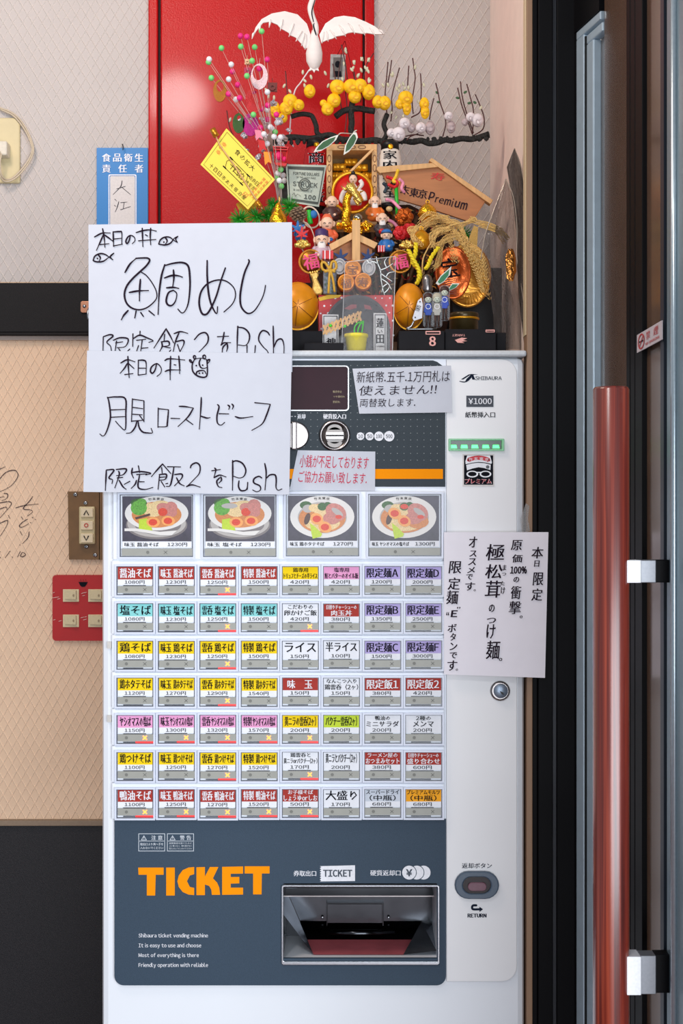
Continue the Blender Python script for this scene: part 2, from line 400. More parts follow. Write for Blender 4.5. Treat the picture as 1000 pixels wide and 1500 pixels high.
# handle: a thing of the door (parts)
def handle_mat():
    m = bpy.data.materials.new('polished_red_brown_wood'); m.use_nodes = True; nt = m.node_tree; n = nt.nodes; L = nt.links; p = n['Principled BSDF']
    tc = n.new('ShaderNodeTexCoord'); mp = n.new('ShaderNodeMapping'); mp.inputs['Scale'].default_value = (1, 1, .014); L.new(tc.outputs['Object'], mp.inputs[0])
    nz = n.new('ShaderNodeTexNoise'); nz.inputs['Scale'].default_value = 190; nz.inputs['Detail'].default_value = 6; nz.inputs['Distortion'].default_value = .6; L.new(mp.outputs[0], nz.inputs['Vector'])
    cr = n.new('ShaderNodeValToRGB'); L.new(nz.outputs[0], cr.inputs[0]); e = cr.color_ramp.elements
    e[0].position = .3; e[0].color = (lin(70), lin(18), lin(11), 1); e[1].position = .72; e[1].color = (lin(158), lin(66), lin(42), 1)
    x = e.new(.5); x.color = (lin(110), lin(33), lin(19), 1)
    L.new(cr.outputs[0], p.inputs['Base Color']); p.inputs['Roughness'].default_value = .28; p.inputs['Coat Weight'].default_value = 1; p.inputs['Coat Roughness'].default_value = .22
    return m
HX, HY, HR = .298, -.49, .0200
zh = CZ+(750-567)*S(HY)
mb = MB(); mb.lathe((HX, HY, .28), [(HR-.002, 0), (HR, .003), (HR, zh-.283), (HR-.0015, zh-.2805), (HR-.003, zh-.28)], 40)
part('pull_handle', mb, handle_mat(), leaf, label='round red-brown polished wooden pull handle')
for za, zb in ((CZ+(750-820)*S(HY), CZ+(750-853)*S(HY)), (CZ+(750-1396)*S(HY), CZ+(750-1452)*S(HY))):
    mb = MB(); mb.box(HX+.012, .3285, HY-.013, HY+.013, zb, za, 0); mb.box(.3285, .3455, HY-.010, HY+.010, zb, za, 1); mb.box(.3455, XL-.003, HY-.006, HY+.012, zb, za, 2)  # white front-lit end and black shadowed end: light put into the colours
    part('handle_bracket', mb, [mat('front_lit_bracket_white', (235,235,238), .4), mat('grey_metal_block', (130,132,138), .35, .4), dark], leaf, bevel=.0008)
# no smoking sticker on the leaf
XS = XL-.0075
st = thing('no_smoking_sticker', 'small white sticker with red no-smoking sign and characters on the dark glass door', 'sticker', (XS, -.4, 1.6))
ya, yb2 = yp(932.5, XS), yp(969, XS); za, zb = CZ+.259*(2+ya)/2, CZ+(750-517)/1000*(2+ya)/2
mb = MB(); mb.box(XS, XS+.0012, yb2, ya, zb, za); part('sticker_sheet', mb, mat('sticker_white', (205,196,200), .5), st)
def sput(mb, body, u0, v0, u1, v1, bold=.01):
    vs, fs = glyphs(body, bold)
    mb.add([(XS-.0006, ya+(yb2-ya)*(u0+(u1-u0)*u), zb+(za-zb)*(v0+(v1-v0)*v)) for u, v in vs], fs)
mb = MB(); sput(mb, '禁', .40, .42, .56, .86); sput(mb, '煙', .70, .42, .88, .86); sput(mb, 'NO SMOKING', .38, .14, .92, .28, .03)
part('lettering', mb, mat('red_sticker_print', (190,40,45), .5), st)
mb = MB(); cy_, cz_ = ya+(yb2-ya)*.20, (za+zb)/2
def rg(ro, ri, m, n=28, sq=1.9):
    vs = []; 
    for r in (ro, ri):
        for i in range(n): vs.append((XS-.0007, cy_+r*sq*math.cos(2*PI*i/n), cz_+r*math.sin(2*PI*i/n)))
    mb.add(vs, [(i, (i+1) % n, n+(i+1) % n, n+i) for i in range(n)], m)
rg(.0092, .0074, 0)
mb.add([(XS-.0008, cy_+a*1.9, cz_+b) for a, b in ((-.0062,.0050), (-.0050,.0062), (.0062,-.0050), (.0050,-.0062))], [(0,1,2,3)], 0)
mb.add([(XS-.0006, cy_+a*1.9, cz_+b) for a, b in ((-.0055,-.0008), (.0055,-.0008), (.0055,.0010), (-.0055,.0010))], [(0,1,2,3)], 1)
part('no_smoking_sign', mb, [MATS['red_sticker_print'], print_black], st)

# ------------------------------------------------------------------ the ticket machine
VM = thing('ticket_vending_machine', 'tall white ramen ticket vending machine with rows of coloured meal buttons and slate grey panels', 'vending machine', (-.042, .22, 0))
mb = MB(); mb.box(-.352, .2685, .003, .46, .004, 1.6275)
cabinet = part('cabinet', mb, m_white, VM, bevel=.010)
# chamfered recess of the ticket tray
def recess(mb, grow=0, depth=.11):
    mb.pbox(414-grow, 1299-grow, 641+grow, 1410+grow, -.02, depth)
bpy.context.view_layer.update()
c_ = MB(); recess(c_, 0, .13); cut(cabinet, c_)
mb = MB(); mb.box(-.356, .2705, -.005, .465, 1.6275, 1.6365); part('top_lid', mb, mat('lid_grey_enamel', (206,210,214), .4), VM, bevel=.003)
mb = MB(); mb.box(-.33, .25, .02, .44, 0, .03); part('plinth', mb, blackp, VM)
# rounded front door panel, right hand service panel and white button field
mb = MB(); mb.poly(rrect(653.5, 526, 757, 1438, 22, 6, (1,0,0,1)), 0.0, .004)
part('service_panel', mb, m_panel, VM, bevel=.001)
mb = MB(); mb.poly([(166.5,526),(653,526),(653,1199.5),(166.5,1199.5)], 0.0, .004); part('button_field', mb, m_btn, VM)
# upper dark control panel
mb = MB(); mb.poly([(168,528)]+[(168,713),(652,713)]+[(652,546),(648,536),(640,530),(634,528)], -.0015, .003)
part('control_panel', mb, m_slate2, VM)
mb = MB()
for i in range(23):
    for j in range(19):
        x = 435.5+9.75*i; y = 535.5+9.9*j
        if x > 645 or y > 682: continue
        if x < 512 and y < 602 and y > 536: continue
        if math.hypot(x-490, y-638) < 24: continue
        mb.flat(ell(x, y, .75, n=5), -.0017)
part('dot_print', mb, mat('dot_print_grey', (128,134,136), .5), VM, kind='stuff')
mb = MB(); mb.flat([(416,687),(648.5,687),(648.5,701.5),(416,701.5)], -.0018); part('orange_stripe', mb, orange, VM)
# display
mb = MB(); mb.ring(rrect(380,535.5,511,602,5), rrect(380,537,509.3,600.3,4), -.003, 0); d_ = part('display_frame', mb, mat('silver_bezel', (190,190,192), .3, .5), VM)
mb = MB(); mb.poly(rrect(380,537,509.3,600.3,4), -.0022, 0); part('display_window', mb, mat('dark_maroon_window', (46,16,28), .35, var=.1, scale=20, spec=.15), d_)
mb = MB(); put(mb, '販売中止', 487.5, 572, 500.5, 575.5, -.0025); put(mb, 'つり銭切れ', 488, 579.5, 505, 582.5, -.0025); put(mb, '釣切れ', 487.5, 587, 498, 590.5, -.0025)
part('display_print', mb, mat('display_print_tan', (170,155,120), .5), d_)
mb = MB(); put(mb, 'レバー・返却', 412, 606.5, 447, 613.5, -.0019, bold=.03); put(mb, '硬貨投入口', 473.5, 606.3, 506.5, 613.7, -.0019, bold=.03); part('lettering', mb, print_white, VM)
# coin slot and lever
mb = MB(); mb.lathe(W(490, 638, -.0015), [(.0230, 0), (.0230, .002), (.0215, .0045), (.0195, .005), (.0185, .003), (.0165, .0025), (.0165, .002)], 40, 0, Matrix.Rotation(PI/2, 3, 'X'))
cs = part('coin_slot', mb, chrome, VM)
mb = MB(); mb.flat(ell(490, 629.5, 11, 8, 16, 0, PI, 2*PI), -.0045); mb.flat(ell(490, 647.5, 11, 8, 16, 0, 0, PI), -.0045)
mb.lathe(W(490, 638, -.0015), [(.0135, 0), (.0135, .0028), (.012, .003)], 32, 0, Matrix.Rotation(PI/2, 3, 'X')); part('slot_face', mb, mat('satin_nickel', (186,182,180), .6, 0., spec=.2), cs)
mb = MB(); mb.pbox(477.5, 633, 503, 643, -.0058, -.003, 0); mb.pbox(477.5, 636.9, 503, 638.9, -.0085, -.004, 1); part('coin_guide', mb, [chrome, dark2], cs)
mb = MB(); mb.lathe(W(432, 638, -.0015), [(.0205, 0), (.0205, .002), (.0190, .0035), (.018, .0035)], 40, 0, Matrix.Rotation(PI/2, 3, 'X'))
lv = part('return_lever', mb, chrome, VM); mb = MB(); mb.pbox(427, 617.5, 434.5, 658.5, -.018, -.004); part('lever_grip', mb, chrome, lv, bevel=.0015)
for x, r, s in ((527.8,5.6,'10'), (541.2,6.0,'50'), (554.8,6.9,'100'), (569.8,7.6,'500')):
    mb = MB(); mb.poly(ell(x, 639, r, n=24), -.0026, -.001); c = part('coin_badge', mb, print_white, VM)
    text('lettering', s, (x-r*.62, 636.2, x+r*.62, 641.8), -.0029, print_black, c, bold=.01)
# right side: maker name, 1000 yen, slot
navy = mat('navy_print', (26,34,52), .8, spec=.1)
mb = MB()
mb.stroke([(673,558.5),(680,559.5),(686,557),(694,548.5)], 1.3, -.0004)
mb.flat([(675,555.5),(686,548.6),(690,547.8),(700,548.4),(693,549.2),(688,549.6),(678,556)], -.0005)
mb.flat([(683,555),(690,548.5),(691.5,550),(686.5,557.5),(681,559)], -.0006)
mb.flat([(690,549.3),(693,549.3),(696,556),(691.5,556)], -.0005)
part('maker_emblem', mb, navy, VM)
text('maker_name', 'SHIBAURA', (696, 551.2, 734.5, 556.6), -.0005, navy, VM, bold=.02)
mb = MB(); mb.poly([(682.8,579.5),(722.5,579.5),(722.5,596),(682.8,596)], -.0008, .001); c = part('price_plate', mb, mat('dark_plate', (45,50,64), .5), VM)
text('lettering', '¥1000', (686, 583.3, 719.8, 592), -.0012, print_white, c, bold=.025)
text('lettering', '紙幣挿入口', (681.3, 603.3, 724.8, 611.8), -.0005, print_black, VM, bold=.018)
mb = MB(); mb.ring([(657,642.5),(738.5,642.5),(738.5,660.5),(657,660.5)], [(660.5,645),(735,645),(735,658),(660.5,658)], -.005, .0, 0); bs = part('bill_slot', mb, mat('translucent_green_rim', (120,185,140), .25, emit=.15), VM, bevel=.001)
mb = MB(); mb.poly([(660,644.6),(735.4,644.6),(735.4,658.4),(660,658.4)], -.0007, .0); part('slot_throat', mb, mat('dark_green_throat', (14,50,36), .2), bs)
mb = MB()
for x in (663.8, 679.5, 695, 711, 726): mb.poly([(x-4.2,651.8),(x+4.4,651.8),(x+5.4,656.6),(x-4.6,656.6)], -.0030, -.0007)
part('green_lamps', mb, mat('green_lamp', (60,255,110), .3, emit=3.0), bs)
# shop sticker
SK = thing('shop_sticker', 'small square black sticker with white cap, white glasses and red characters', 'sticker', W(700, 711, 0))
mb = MB(); mb.poly([(677.3,665),(723.8,665),(723.8,712.5),(677.3,712.5)], -.0009, -.0001); part('sticker_border', mb, mat('sticker_border', (222,216,214), .5), SK)
mb = MB(); mb.poly([(679.4,667),(722,667),(722,710),(679.4,710)], -.0012, -.0008); part('black_ground', mb, print_black, SK)
mb = MB(); mb.flat([(684,667.3),(717.5,667.3),(720.2,677),(719.5,679.5),(710,677.4),(700.5,676.6),(691,677.8),(681.8,680),(681.3,676)], -.0015)
mb.flat([(682.5,681),(691,678.9),(700.5,677.9),(710,678.6),(718.5,680.8),(718,688.6),(709,685.6),(700.5,684.4),(692,686.2),(683.8,689)], -.0015)
part('white_cap', mb, print_white, SK)
mb = MB(); mb.stroke([(685.5,674),(693,671.3),(700.5,670.5),(708,671.3),(716,674)], 6.2, -.0018, taper=False); part('red_arc', mb, mat('sticker_red', (200,30,45), .5), SK)
mb = MB()
for i, ch in enumerate('竹末東京'):
    x = 686.2+i*7.9; yy = 669.6+abs(i-1.5)*1.2-.6; put(mb, ch, x, yy, x+5.6, yy+5, -.0021, bold=.0)
part('lettering', mb, print_white, SK)
mb = MB(); mb.ring(ell(691.5,694.5,8.6,5,20), ell(691.5,694.3,6.3,3.3,20), -.0018, -.0014); mb.ring(ell(710.8,694.5,8.6,5,20), ell(710.8,694.3,6.3,3.3,20), -.0018, -.0014); mb.flat([(698,691.2),(704.5,691.2),(704.5,692.8),(698,692.8)], -.0019); part('glasses', mb, print_white, SK)
mb = MB(); mb.flat(ell(714, 684, 2.6, n=12), -.0019); part('cap_badge', mb, mat('grey_badge', (90,92,98), .5), SK)
mb = MB(); put(mb, 'プレミアム', 681, 701, 720, 708.6, -.0016, bold=.07); part('white_lettering_edge', mb, print_white, SK)
mb = MB(); put(mb, 'プレミアム', 681.5, 701.4, 719.5, 708.2, -.0019, bold=.02); part('red_lettering', mb, MATS['sticker_red'], SK)

# --- meal buttons
CC = {'R': (172,58,50), 'C': (140,214,214), 'Y': (248,212,18), 'P': (238,164,208), 'V': (190,176,228), 'W': (238,240,246), 'G': (200,222,62), 'O': (252,172,36), 'S': (206,213,224)}
def cardmat(c): return mat('card_'+{'R':'brick_red','C':'aqua','Y':'yellow','P':'pink','V':'lavender','W':'white','G':'lime','O':'orange','S':'silver_grey'}[c], CC[c], .6, var=.02, scale=60, spec=.15)
m_key = mat('grey_beige_key', (158,158,150), .4, var=.04, scale=60); m_keymark = mat('key_mark_grey', (118,118,112), .5)
lit = mat('lit_orange_cross', (255,140,60), .4, emit=2.6); glow = mat('red_lamp_glow', (255,40,40), .4, emit=1.1)
m_bez = mat('button_bezel_white', (216,222,238), .35, var=.01); m_win = mat('smoky_window_edge', (84,88,100), .25)
def B(c, p, t, x=0, t2=None): return (c, p, t, x, t2)
rows = []
def four(c, s, ps, xs): return [B(c, ps[0], s, xs[0]), B(c, ps[1], '味玉 '+s, xs[1]), B(c, ps[2], '雲呑 '+s, xs[2]), B(c, ps[3], '特製 '+s, xs[3])]
rows.append(four('R','醤油そば',(1080,1230,1250,1500),(0,0,1,0))+[B('Y',420,'鶏専用',0,'トリュフとチーズの半ライス'),B('P',420,'塩専用',0,'鮭とバターのオイル飯'),B('V',1200,'限定麺A'),B('V',2000,'限定麺D')])
rows.append(four('C','塩そば',(1080,1230,1250,1500),(0,0,1,0))+[B('W',420,'こだわりの',1,'卵かけご飯'),B('R',380,'日替りチャーシューの',0,'肉玉丼'),B('V',1350,'限定麺B'),B('V',2500,'限定麺E')])
rows.append(four('Y','鶏そば',(1080,1230,1250,1500),(0,0,1,0))+[B('W',150,'ライス'),B('W',100,'半ライス'),B('V',1500,'限定麺C'),B('V',3000,'限定麺F')])
rows.append(four('Y','鶏ホタテそば',(1120,1270,1290,1540),(0,0,1,0))+[B('R',150,'味　玉'),B('W',150,'なんこつ入り',0,'鶏雲呑（2ヶ）'),B('R',380,'限定飯1'),B('R',420,'限定飯2')])
rows.append(four('P','ヤシオマスの塩ば',(1150,1300,1320,1570),(1,1,1,1))+[B('Y',200,'黄ニラの雲呑(2ヶ)',1),B('G',200,'パクチー雲呑(2ヶ)'),B('W',200,'鴨油の',0,'ミニサラダ'),B('W',200,'2種の',0,'メンマ')])
rows.append(four('Y','鶏つけそば',(1100,1250,1270,1520),(0,0,1,0))+[B('W',170,'鶏雲呑と',1,'黄ニラorパクチー(2ヶ)'),B('W',200,'黄ニラとパクチー(2ヶ)'),B('R',380,'ラーメン屋の',0,'おつまみセット'),B('R',600,'日替りチャーシューの',0,'盛り合わせ')])
rows.append(four('R','鴨油そば',(1100,1250,1270,1520),(1,1,1,1))+[B('R',500,'お子様そば',1,'しょうゆorしお'),B('W',170,'大盛り'),B('S',680,'スーパードライ',0,'(中瓶)'),B('O',680,'プレミアムモルツ',0,'(中瓶)')])
XB = [171.5, 232, 292.5, 353, 413, 473, 533.2, 593]
def key(mb, x, y, w_, ex=0):
    pass
fmesh = {}
def frame_mesh(w_, h_, tag_):
    if tag_ not in fmesh:
        mb = MB(); q = S(0)
        def P2(a, b): return (500+a, 750+b)
        o = [P2(-2.6,-2.6), P2(w_+2.6,-2.6), P2(w_+2.6,h_+2.6), P2(-2.6,h_+2.6)]; i = [P2(0,0), P2(w_,0), P2(w_,h_), P2(0,h_)]
        mb.ring(o, i, -.0075, .0, 0)
        mb.ring(i, [P2(1.2,1.2), P2(w_-1.6,1.2), P2(w_-1.6,h_-1.2), P2(1.2,h_-1.2)], -.0050, .0, 1)
        fmesh[tag_] = mb.mesh('menu_button', [m_bez, m_win], W(500, 750, 0))
    return fmesh[tag_]
def frame(w_, h_, x, y, tag_, name='menu_button'):
    return inst(name, frame_mesh(w_, h_, tag_), W(x, y, 0), VM)
kshared = {}
for r, row in enumerate(rows):
    y0 = 829.3+r*54.25
    mb = MB(); mb.poly([(163.5,y0-7.5),(651,y0-7.5),(651,y0+45.5),(163.5,y0+45.5)], -.0035, .0); part('button_row_rail', mb, m_btn, VM, bevel=.0012)
    for c, (cc, price, t, x_, t2) in enumerate(row):
        x = XB[c]; jy = random.uniform(-.4, .4); y = y0+jy+(0 if c < 4 else -.3)
        f = frame(54.2, 42.5, x, y, 'small')
        mb = MB(); mb.poly([(x+1,y+1.5),(x+53,y+1.5),(x+53,y+19.6),(x+1,y+19.6)], -.0048, -.0035, 0); part('label_card', mb, cardmat(cc), f)
        mb = MB(); mb.poly([(x+1,y+19.6),(x+53,y+19.6),(x+53,y+27.6),(x+1,y+27.6)], -.0048, -.0035, 0); part('price_card', mb, cardmat('W'), f)
        tm = print_white if cc == 'R' else print_black
        mb = MB()
        if t2:
            n1 = min(48, 7.3*len(t)) if t not in ('日替りチャーシューの',) else 44
            put(mb, t, x+27-n1/2, y+2.6, x+27+n1/2, y+9.2, -.0052, bold=.022); n2 = min(49, max(9.5*len(t2), 30)); put(mb, t2, x+27-n2/2, y+10.4, x+27+n2/2, y+18.6, -.0052, bold=.022)
        elif t in ('味　玉',): put(mb, '味', x+8, y+4.4, x+19, y+17, -.0052, bold=.035); put(mb, '玉', x+33, y+4.8, x+44, y+17, -.0052, bold=.035)
        elif ' ' in t:
            a, b = t.split(' '); wa = 15 if len(b) < 7 else 12; put(mb, a, x+3.6, y+4.0, x+3.6+wa, y+17.4, -.0052, bold=.03); put(mb, b, x+(22 if len(b) < 7 else 17), y+4.0, x+50, y+17.4, -.0052, bold=.024)
        else: put(mb, t, x+4, y+3.4, x+49.5, y+17.4, -.0052, bold=.028)
        part('lettering', mb, tm, f)
        ps = f'{price}円'; wp = 29 if price > 999 else 27
        text('price', ps, (x+25.5-wp/2, y+21.0, x+25.5+wp/2, y+26.4), -.0052, print_black, f, bold=.02)
        mb = MB(); mb.poly([(x+1,y+29.4),(x+53,y+29.4),(x+53,y+39.6),(x+1,y+39.6)], -.0062, -.0035, 0); mb.poly([(x+9,y+28.2),(x+42,y+28.2),(x+42,y+29.2),(x+9,y+29.2)], -.0055, -.0035, 1); mb.poly([(x+9,y+40.4),(x+38,y+40.4),(x+38,y+41.6),(x+9,y+41.6)], -.0055, -.0035, 1)
        mb.flat(ell(x+13.5, y+34.5, 2.4, n=10), -.0064, 2)
        if not x_:
            for s in (1, -1): mb.stroke([(x+38.2,y+34.5-2.2*s),(x+42.8,y+34.5+2.2*s)], .9, -.0064, 2, taper=False)
        part('key', mb, [m_key, mat('dark_window_slot', (60,62,70), .3), m_keymark], f)
        if x_:
            mb = MB()
            for s in (1, -1): mb.stroke([(x+38,y+34.5-2.6*s),(x+43.2,y+34.5+2.6*s)], 1.7, -.0067, 0, taper=False)
            part('lit_cross', mb, lit, f)
            mb = MB(); mb.poly([(x+27,y+40.1),(x+52.8,y+39.7),(x+52.8,y+42.2),(x+27,y+42.0)], -.0058, -.0035, 0); part('red_lamp', mb, glow, f)

# --- picture buttons
mb = MB(); mb.poly([(165,719),(651,719),(651,820),(165,820)], -.0030, .0); part('button_row_rail', mb, m_btn, VM, bevel=.0015)
pm = {k: mat('print_'+k, v, .35, var=vv, scale=sc, vscale=sc) for k, v, vv, sc in (
    ('slate_table', (62,56,72), .35, 60), ('bowl_white', (222,218,214), .02, 40), ('bowl_shade', (176,170,166), .04, 40), ('broth', (206,128,66), .15, 500), ('noodle', (226,196,142), .25, 900), ('char_siu', (196,122,112), .18, 500),
    ('egg_white', (236,160,84), .08, 400), ('yolk', (214,58,28), .18, 500), ('bok_choy', (92,160,52), .35, 500), ('herb_dark', (50,92,36), .4, 700), ('lime_leaf', (184,208,40), .08, 400), ('bamboo_dark', (78,46,36), .3, 600), ('saucer_grey', (120,112,112), .06, 60))}
pk = list(pm); PMS = [pm[k] for k in pk]
def bowl(i, x, y):
    """flat printed picture of a ramen bowl; x,y = top-left of the card"""
    mb = MB(); e = -.0050; L_ = [0]
    def F(k, pts): L_[0] += 1; mb.flat([(x+a, y+b) for a, b in pts], e-.00004*L_[0], pk.index(k))
    mb.poly([(x,y),(x+101,y),(x+101,y+66),(x,y+66)], e, -.0035, 0)
    if i < 2:
        F('saucer_grey', ell(50,42,45,21,32)); F('bowl_shade', ell(50,40,43,20,32)); F('saucer_grey', ell(52,42,34,14,28))
        F('bowl_white', ell(50,25,46.5,25,40)); F('broth', ell(50,27,36.5,19,32))
        F('noodle', ell(43,20,15,10,16,.2)); F('noodle', ell(56,13,14,7,16)); F('herb_dark', ell(24,10,12,7,14)); F('bok_choy', ell(24,17,12,11,14)); F('bok_choy', ell(28,8,7,5,10))
        F('char_siu', ell(65,20,16,9,16,.4)); F('yolk', ell(59,23,7,6,12)); F('char_siu', ell(72,16,9,8,12,.6))
        if i == 0: F('bamboo_dark', [(18,31),(40,25),(41,28),(20,34)])
        else: F('bowl_shade', ell(35,14,12,4,12)); F('char_siu', ell(71,14,10,10,12))
        F('lime_leaf', [(24,34),(36,32),(42,44),(44,50),(24,49)]); F('bowl_white', [(3,47),(20,47),(55,52),(80,50),(72,57),(56,57),(20,51),(3,51)])
        for ex, ey in ((45,38),(67,36)): F('egg_white', ell(ex,ey,10,7.5,18,.1)); F('yolk', ell(ex-.4,ey,6.4,4.8,14))
    else:
        F('bowl_white', ell(50,31,47,31,40)); F('bowl_shade', ell(50,32,36,23,32)); F('broth', ell(50,33,34.5,21.5,32)); F('noodle', ell(50,40,26,12,20)); F('noodle', ell(52,20,16,9,16))
        F('herb_dark', ell(26,14,9,6,12)); F('bowl_shade', ell(29,19,8,6,12)); F('noodle', ell(38,18,8,6,12)); F('herb_dark', ell(50,16,7,6,10)); F('herb_dark', ell(58,13,5,4,10)); F('bamboo_dark', ell(28,34,4,9,12,.3))
        if i == 3: F('yolk', ell(50,16,6,4,10)); F('broth', ell(70,38,16,10,16))
        F('char_siu', ell(70,24,16,12,16,.5)); F('char_siu', ell(64,33,13,9,16)); F('bowl_shade', ell(72,24,10,4,12,.6)); F('yolk', ell(74,31,5,3,10))
        F('lime_leaf', [(32,40),(40,46),(50,56),(48,60),(36,63),(34,54)])
        eg = ((42,34),(54,46)) if i == 2 else ((36,26),(50,37))
        for ex, ey in eg: F('egg_white', ell(ex,ey,10,8,18,.5)); F('yolk', ell(ex,ey,6.2,5,14))
    return mb
names4 = (('味玉 醤油そば','1230円'), ('味玉 塩そば','1230円'), ('味玉 鶏ホタテそば','1270円'), ('味玉 ヤシオマスの塩そば','1300円'))
for i, x in enumerate((176.3, 298.0, 418.8, 538.8)):
    y = 724.5 if i < 2 else 723.6
    f = frame(107.5, 91.5, x, y, 'large', 'picture_button')
    p = part('bowl_picture', bowl(i, x+3, y+2.5), PMS, f)
    mb = MB(); cx_ = x+53 
    for j, ch in enumerate('竹末東京'): put(mb, ch, cx_-12+j*6, y+5.2-(.8 if j in (1,2) else 0), cx_-7.2+j*6, y+9-(.8 if j in (1,2) else 0), -.0064, bold=.01)
    part('bowl_lettering', mb, print_black, f)
    mb = MB(); mb.poly([(x+3,y+68.6),(x+104,y+68.6),(x+104,y+77.4),(x+3,y+77.4)], -.0050, -.0035); part('price_card', mb, cardmat('W'), f)
    mb = MB(); put(mb, names4[i][0], x+6, y+70.2, x+56+(i == 3)*4, y+76.2, -.0054, bold=.022); put(mb, names4[i][1], x+69, y+70.4, x+97.5, y+76, -.0054, bold=.02); part('lettering', mb, print_black, f)
    mb = MB(); mb.poly([(x+2,y+79),(x+105.5,y+79),(x+105.5,y+89.6),(x+2,y+89.6)], -.0062, -.0035, 0); mb.flat(ell(x+40,y+84.6,2.4,n=10), -.0064, 1)
    for s in (1, -1): mb.stroke([(x+63.6,y+84.6-2.2*s),(x+68.6,y+84.6+2.2*s)], .9, -.0064, 1, taper=False)
    part('key', mb, [m_key, m_keymark], f)

# --- lower slate panel with ticket tray
mb = MB(); mb.poly(rrect(167.5,1199.5,653,1443.5,14,8,(1,1,0,0)), -.0015, .0032)
lp = part('lower_panel', mb, m_slate, VM)
bpy.context.view_layer.update(); c_ = MB(); recess(c_, 0, .02); cut(lp, c_)
mb = MB()
def warn(x0, x1, ttl, l1, l2):
    mb.ring([(x0,1221),(x1,1221),(x1,1247),(x0,1247)], [(x0+.8,1221.8),(x1-.8,1221.8),(x1-.8,1246.2),(x0+.8,1246.2)], -.0018, -.0012)
    mb.stroke([(x0,1232),(x1,1232)], .7, -.0018, taper=False)
    a = x0+4; mb.ring([(a+4,1223.6),(a+8.4,1230.8),(a-.4,1230.8)], [(a+4,1225.2),(a+7.1,1230),(a+.9,1230)], -.0018, -.0012); mb.stroke([(a+4,1226),(a+4,1228.6)], .8, -.0018, taper=False)
    put(mb, ttl[0], x0+19, 1223.8, x0+25.6, 1230.4, -.0019, bold=.03); put(mb, ttl[1], x0+28.6, 1223.8, x0+35.2, 1230.4, -.0019, bold=.03)
    if l2: put(mb, l1, x0+2.6, 1234.6, x1-2.6, 1238.6, -.0019, bold=.02); put(mb, l2, x0+2.6, 1240.2, x1-2.6, 1244, -.0019, bold=.02)
    else:
        for k_, l in enumerate(l1): put(mb, l, x0+3, 1233.8+k_*3.9, x1-3, 1236.6+k_*3.9, -.0019, bold=.01)
warn(202.7, 241.6, '注意', '取出口より奥へ手を', '入れないでください'); warn(244.6, 283.8, '警告', ('故障事故を防ぐために','上に乗らない。物を置かない','揺さぶるようにしないでください'), None)
part('warning_boxes', mb, mat('pale_print', (205,212,220), .5), VM)
mb = MB()
def ZP(pts): return [(195+a*.21, 1210+b*.21) for a, b in pts]
for pts in (ZP([(35,290),(212,290),(212,340),(157,340),(153,485),(95,485),(95,340),(37,340)]), ZP([(230,290),(290,290),(290,485),(230,485)]),
            ZP([(425,286),(425,336),(395,345),(375,385),(395,425),(425,432),(425,482),(385,478),(345,460),(318,425),(308,385),(318,345),(345,308),(385,290)]),
            ZP([(441,288),(500,286),(500,352),(535,286),(594,286),(556,365),(585,395),(600,430),(606,480),(548,480),(545,445),(530,418),(500,408),(500,482),(441,482)]),
            ZP([(620,285),(766,282),(766,332),(680,333),(680,356),(740,355),(740,400),(680,402),(680,430),(766,430),(766,478),(620,480)]),
            ZP([(777,281),(951,281),(951,331),(897,331),(895,477),(836,477),(836,331),(777,331)])):
    mb.poly(pts, -.0019, -.0012)
part('large_orange_lettering', mb, orange, VM)
mb = MB()
for k_, (l, x1) in enumerate((('Shibaura ticket vending machine', 304.5), ('It is easy to use and choose', 294.5), ('Most of everything is there', 291), ('Friendly operation with reliable', 304.5))):
    yy = 1367.3+k_*14.4; put(mb, l, 203, yy, x1, yy+7.6, -.0019, bold=.012)
put(mb, '券取出口', 430, 1275.3, 462.8, 1283.5, -.0019, bold=.02); put(mb, '硬貨返却口', 542.3, 1274.6, 586.4, 1282.9, -.0019, bold=.02)
part('lettering', mb, print_white, VM)
mb = MB(); ed = [(519.8,1267.5),(519.8,1290.6),(468.5,1291.2)]
yy = 1291
while yy > 1268: ed += [(470.4, yy-1.2), (468.2, yy-2.4)]; yy -= 3.3
mb.flat(ed, -.0019); t_ = part('ticket_tag', mb, print_white, VM)
text('lettering', 'TICKET', (473.5, 1274, 515.3, 1284.5), -.0023, mat('slate_print', (54,66,80), .5), t_, bold=.05)
mb = MB()
for k_, x in enumerate((620.2, 610.2, 599)):
    mb.flat(ell(x, 1278.2, 11.2, n=24), -.0017-.0004*k_, 1); mb.flat(ell(x, 1278.2, 10.2, n=24), -.0018-.0004*k_, 0)
c = part('coin_icons', mb, [print_white, m_slate], VM); text('lettering', '¥', (594.5, 1273.3, 603.6, 1283.6), -.0031, MATS['slate_print'], c, bold=.05)
# tray
mb = MB(); mb.ring(rrect(412.2,1296.6,643.6,1413.8,3), rrect(415,1299.2,641,1408.5,2), -.0055, .004); tr = part('tray_frame', mb, mat('bright_steel_rim', (185,190,196), .18, .9), VM, bevel=.0008)
x0, _, z1 = W(414, 1299, 0); x1, _, z0 = W(641, 1410, 0)
mb = MB(); mb.box(x0, x1, .104, .108, z0, z1); mb.box(x0, x0+.001, 0, .106, z0, z1); mb.box(x1-.001, x1, 0, .106, z0, z1); mb.box(x0, x1, 0, .106, z1-.001, z1)
part('tray_walls', mb, darksteel, tr)
mb = MB(); zf = W(0, 1410, -.02)[2]+.0012
mb.add([(x0+.045, .012, zf), (x1-.050, .012, zf), (x1-.018, .07, zf+.004), (x0+.026, .07, zf+.004)], [(0,1,2,3)]); part('tray_floor', mb, mat('red_tinted_steel', (190,92,100), .45, .2, var=.15, scale=30), tr)
